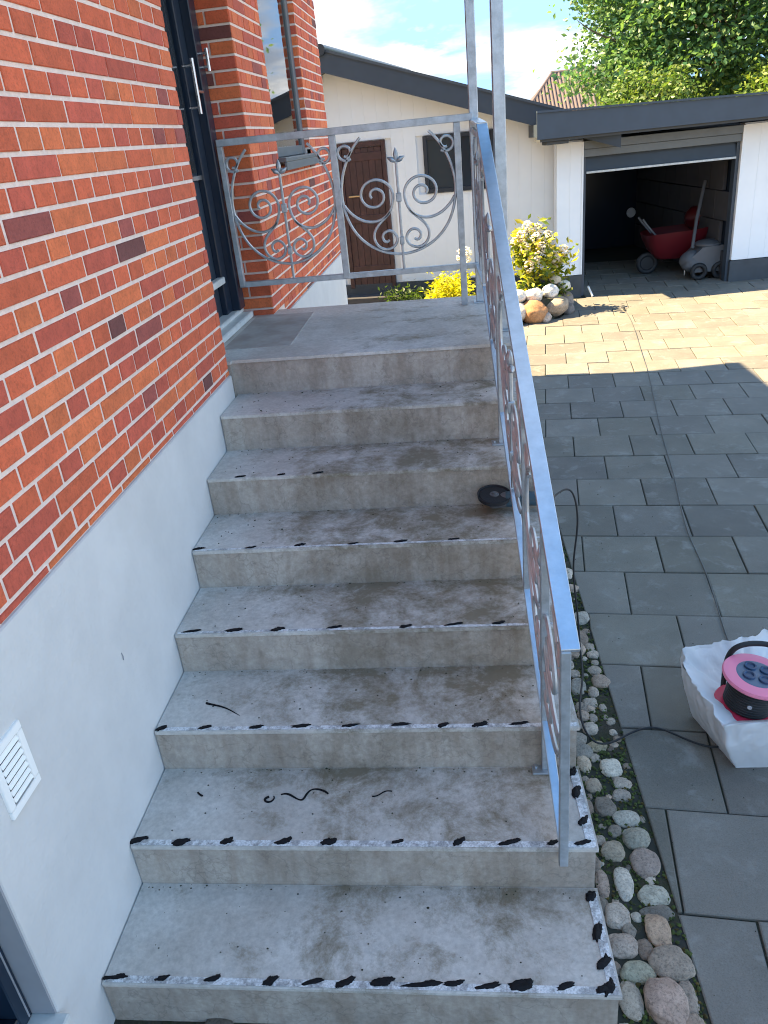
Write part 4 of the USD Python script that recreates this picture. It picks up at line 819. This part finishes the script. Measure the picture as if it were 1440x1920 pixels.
# bag with the cable reel
bag = thing('white_sack', 'white plastic sack standing on the paving, filled and open at top', 'sack', (2.15, 1.1, 0))
foot = np.array([(1.965, .931), (2.42, .945), (2.40, 1.30), (1.89, 1.205)]); rim = np.array([(1.905, .915), (2.45, .93), (2.42, 1.42), (1.845, 1.27)])
def loop(quad, n=220, rnd=.0):
    q = np.vstack([quad, quad[:1]]); s = np.linspace(0, 4, n, endpoint=False); i = s.astype(int); f = (s - i)[:, None]; return q[i] * (1 - f) + q[i + 1] * f
rows = []
for k, tt in enumerate(np.linspace(0, 1, 26)):
    L = loop(foot * (1 - tt) + rim * tt); c = L.mean(0); L = c + (L - c) * (1 + .05 * math.sin(math.pi * tt))
    s = np.linspace(0, 4, 220, endpoint=False)
    zt = .205 + .055 * np.exp(-((s - 3.0) / .30) ** 2) + .08 * np.exp(-((s - 2.55) / .35) ** 2) - .03 * np.exp(-((s - 2.85) / .12) ** 2) + .012 * np.sin(s * 9)
    rows.append(np.c_[L, zt * tt])
for sc, zz in ((.985, .214), (.95, .212), (.9, .206), (.84, .198), (.77, .188), (.68, .174), (.58, .155), (.45, .14), (.3, .14), (.15, .14), (.02, .14)):
    L = loop(rim); c = L.mean(0); L = c + (L - c) * sc; top = rows[25][:, 2]
    rows.append(np.c_[L, (zz + (top - .21) * max(0, (sc - .8) * 4)) * np.ones(220)])
V = np.array(rows); nr_ = len(V)
nz = meshkit.fbm(V.reshape(-1, 3) * 9, 3, 9).reshape(nr_, 220) - .5; nz2 = meshkit.fbm(V.reshape(-1, 3) * 40, 3, 19).reshape(nr_, 220) - .5
ctr = np.array([2.15, 1.1, .1]); dirs = V - ctr; dirs /= np.linalg.norm(dirs, axis=2, keepdims=True)
amp = np.r_[np.linspace(.003, .02, 22), np.linspace(.022, .035, 4), [.06] * 4, [.085] * (nr_ - 30)][:, None]
ridge = 1 - np.abs(meshkit.fbm(V.reshape(-1, 3) * [17, 17, 9], 2, 29).reshape(nr_, 220) - .5) * 6
V = V + dirs * ((nz * amp * 1.2 + nz2 * amp * .22 + np.clip(ridge, 0, 1) * amp * .35))[..., None]
per = np.linspace(0, 4, 220, endpoint=False)[None, :]; tv_ = np.r_[np.linspace(0, 1, 26), np.linspace(1, .2, nr_ - 26)][:, None]
fold = np.sin(per * 17 + 5 * (meshkit.fbm(V.reshape(-1, 3) * 6, 2, 41).reshape(nr_, 220)) + tv_ * 2.2) * .5 + np.sin(per * 41 - tv_ * 3 + 4 * nz) * .25
V = V + dirs * (fold * tv_ ** 1.6 * .011)[..., None]
idx = np.arange(nr_ * 220).reshape(nr_, 220); nx = np.roll(idx, -1, 1)
bf = np.vstack([np.stack([idx[:-1].ravel(), nx[:-1].ravel(), nx[1:].ravel()], 1), np.stack([idx[:-1].ravel(), nx[1:].ravel(), idx[1:].ravel()], 1)])
obj('sack_skin', trimesh.Trimesh(V.reshape(-1, 3), bf, process=False), MAT['bag'], bag, smooth=50)
obj('base_seam', bar((1.968, .933, .006), (2.42, .947, .006), .006, .010), MAT['bag'], bag)
reel = thing('cable_reel', 'pink and red cable reel with black cable and handle on the white sack', 'cable reel', (2.02, 1.04, .2))
ra = np.array([.12, -.08, 1.0]); ra /= np.linalg.norm(ra); rc = np.array([2.022, 1.060, .168])
R_ = lambda h: rc + ra * h
obj('lower_flange', revolve([(0, 0), (.108, .002), (.112, .010), (.108, .018), (.086, .016), (0, .016)], R_(0), ra, 48), MAT['reel_red'], reel, smooth=30)
obj('cable_winding', cat_([trimesh.creation.revolve(np.array([(.078 + .006 * math.cos(a), .0 + .006 * math.sin(a)) for a in np.linspace(-np.pi / 2, np.pi / 2, 7)]), sections=48).apply_transform((lambda T: (T.__setitem__((slice(0, 3), 3), R_(.026 + .0115 * k)), T)[1])(trimesh.geometry.align_vectors([0, 0, 1], ra))) for k in range(10)]), MAT['rubber'], reel, smooth=40)
obj('upper_flange', revolve([(.06, .140), (.100, .138), (.112, .142), (.116, .150), (.112, .158), (.095, .162), (.072, .160), (.06, .158)], R_(0), ra, 48), MAT['reel_pink'], reel, smooth=30)
obj('socket_plate', revolve([(0, .163), (.062, .163), (.070, .160), (.070, .15), (0, .15)], R_(0), ra, 40), MAT['reel_plate'], reel, smooth=30)
e1 = np.cross(ra, [1, 0, 0]); e1 /= np.linalg.norm(e1); e2 = np.cross(ra, e1)
for a in (.4, 1.97, 3.54, 5.11):
    c = R_(.163) + (e1 * math.cos(a) + e2 * math.sin(a)) * .037
    obj('socket', revolve([(0, .003), (.013, .003), (.016, .009), (.021, .008), (.022, 0), (0, 0)], c, ra, 20), MAT['socket_blue'], reel, smooth=30)
obj('label_bolt', revolve([(0, .008), (.008, .008), (.010, 0), (0, 0)], R_(.075) + np.array([-.03, -.078, 0]) , (-.35, -.93, .1), 16), MAT['chrome'], reel, smooth=30)
hb = [R_(.15) + e2 * s * .118 + e1 * .0 for s in (-1, 1)]
back = np.array([.03, .105, 0])
obj('handle', tube(spline([R_(.02) + np.array([-.055, .095, 0]), R_(.12) + np.array([-.06, .118, 0]), R_(.20) + np.array([-.045, .11, 0]), R_(.215) + np.array([.03, .11, 0]), R_(.20) + np.array([.10, .085, 0]), R_(.12) + np.array([.125, .06, 0]), R_(.02) + np.array([.10, .05, 0])], 40), .010, 10), MAT['rubber'], reel, smooth=True)

# crumbs and grit
gt = thing('grit', 'scattered crumbs and grit lying on the treads and paving', 'grit', (1, 1, 0), kind='stuff')
gm = []
for k in range(420):
    i = int(rng.integers(1, 8)); x = rng.uniform(.02, 1.3); y = (i - 1) * D + rng.uniform(.03, D - .004) if rng.random() < .6 else (i - 1) * D + D - abs(rng.normal(0, .012)); r = rng.uniform(.001, .0028) * (1.5 if rng.random() < .05 else 1)
    m = trimesh.creation.icosphere(0, r); m.vertices = m.vertices * [1.3, 1, .7]; m.apply_translation([x, y, tread_z(i, x) + r * .4]); gm.append(m)
for k in range(110):
    y = rng.uniform(.0, 5); x = EDGE(y) + abs(rng.normal(0, .35)); r = rng.uniform(.001, .003)
    m = trimesh.creation.icosphere(0, r); m.apply_translation([x, y, r * .5]); gm.append(m)
obj('crumbs', cat_(gm), MAT['soil'], gt, kind='stuff')
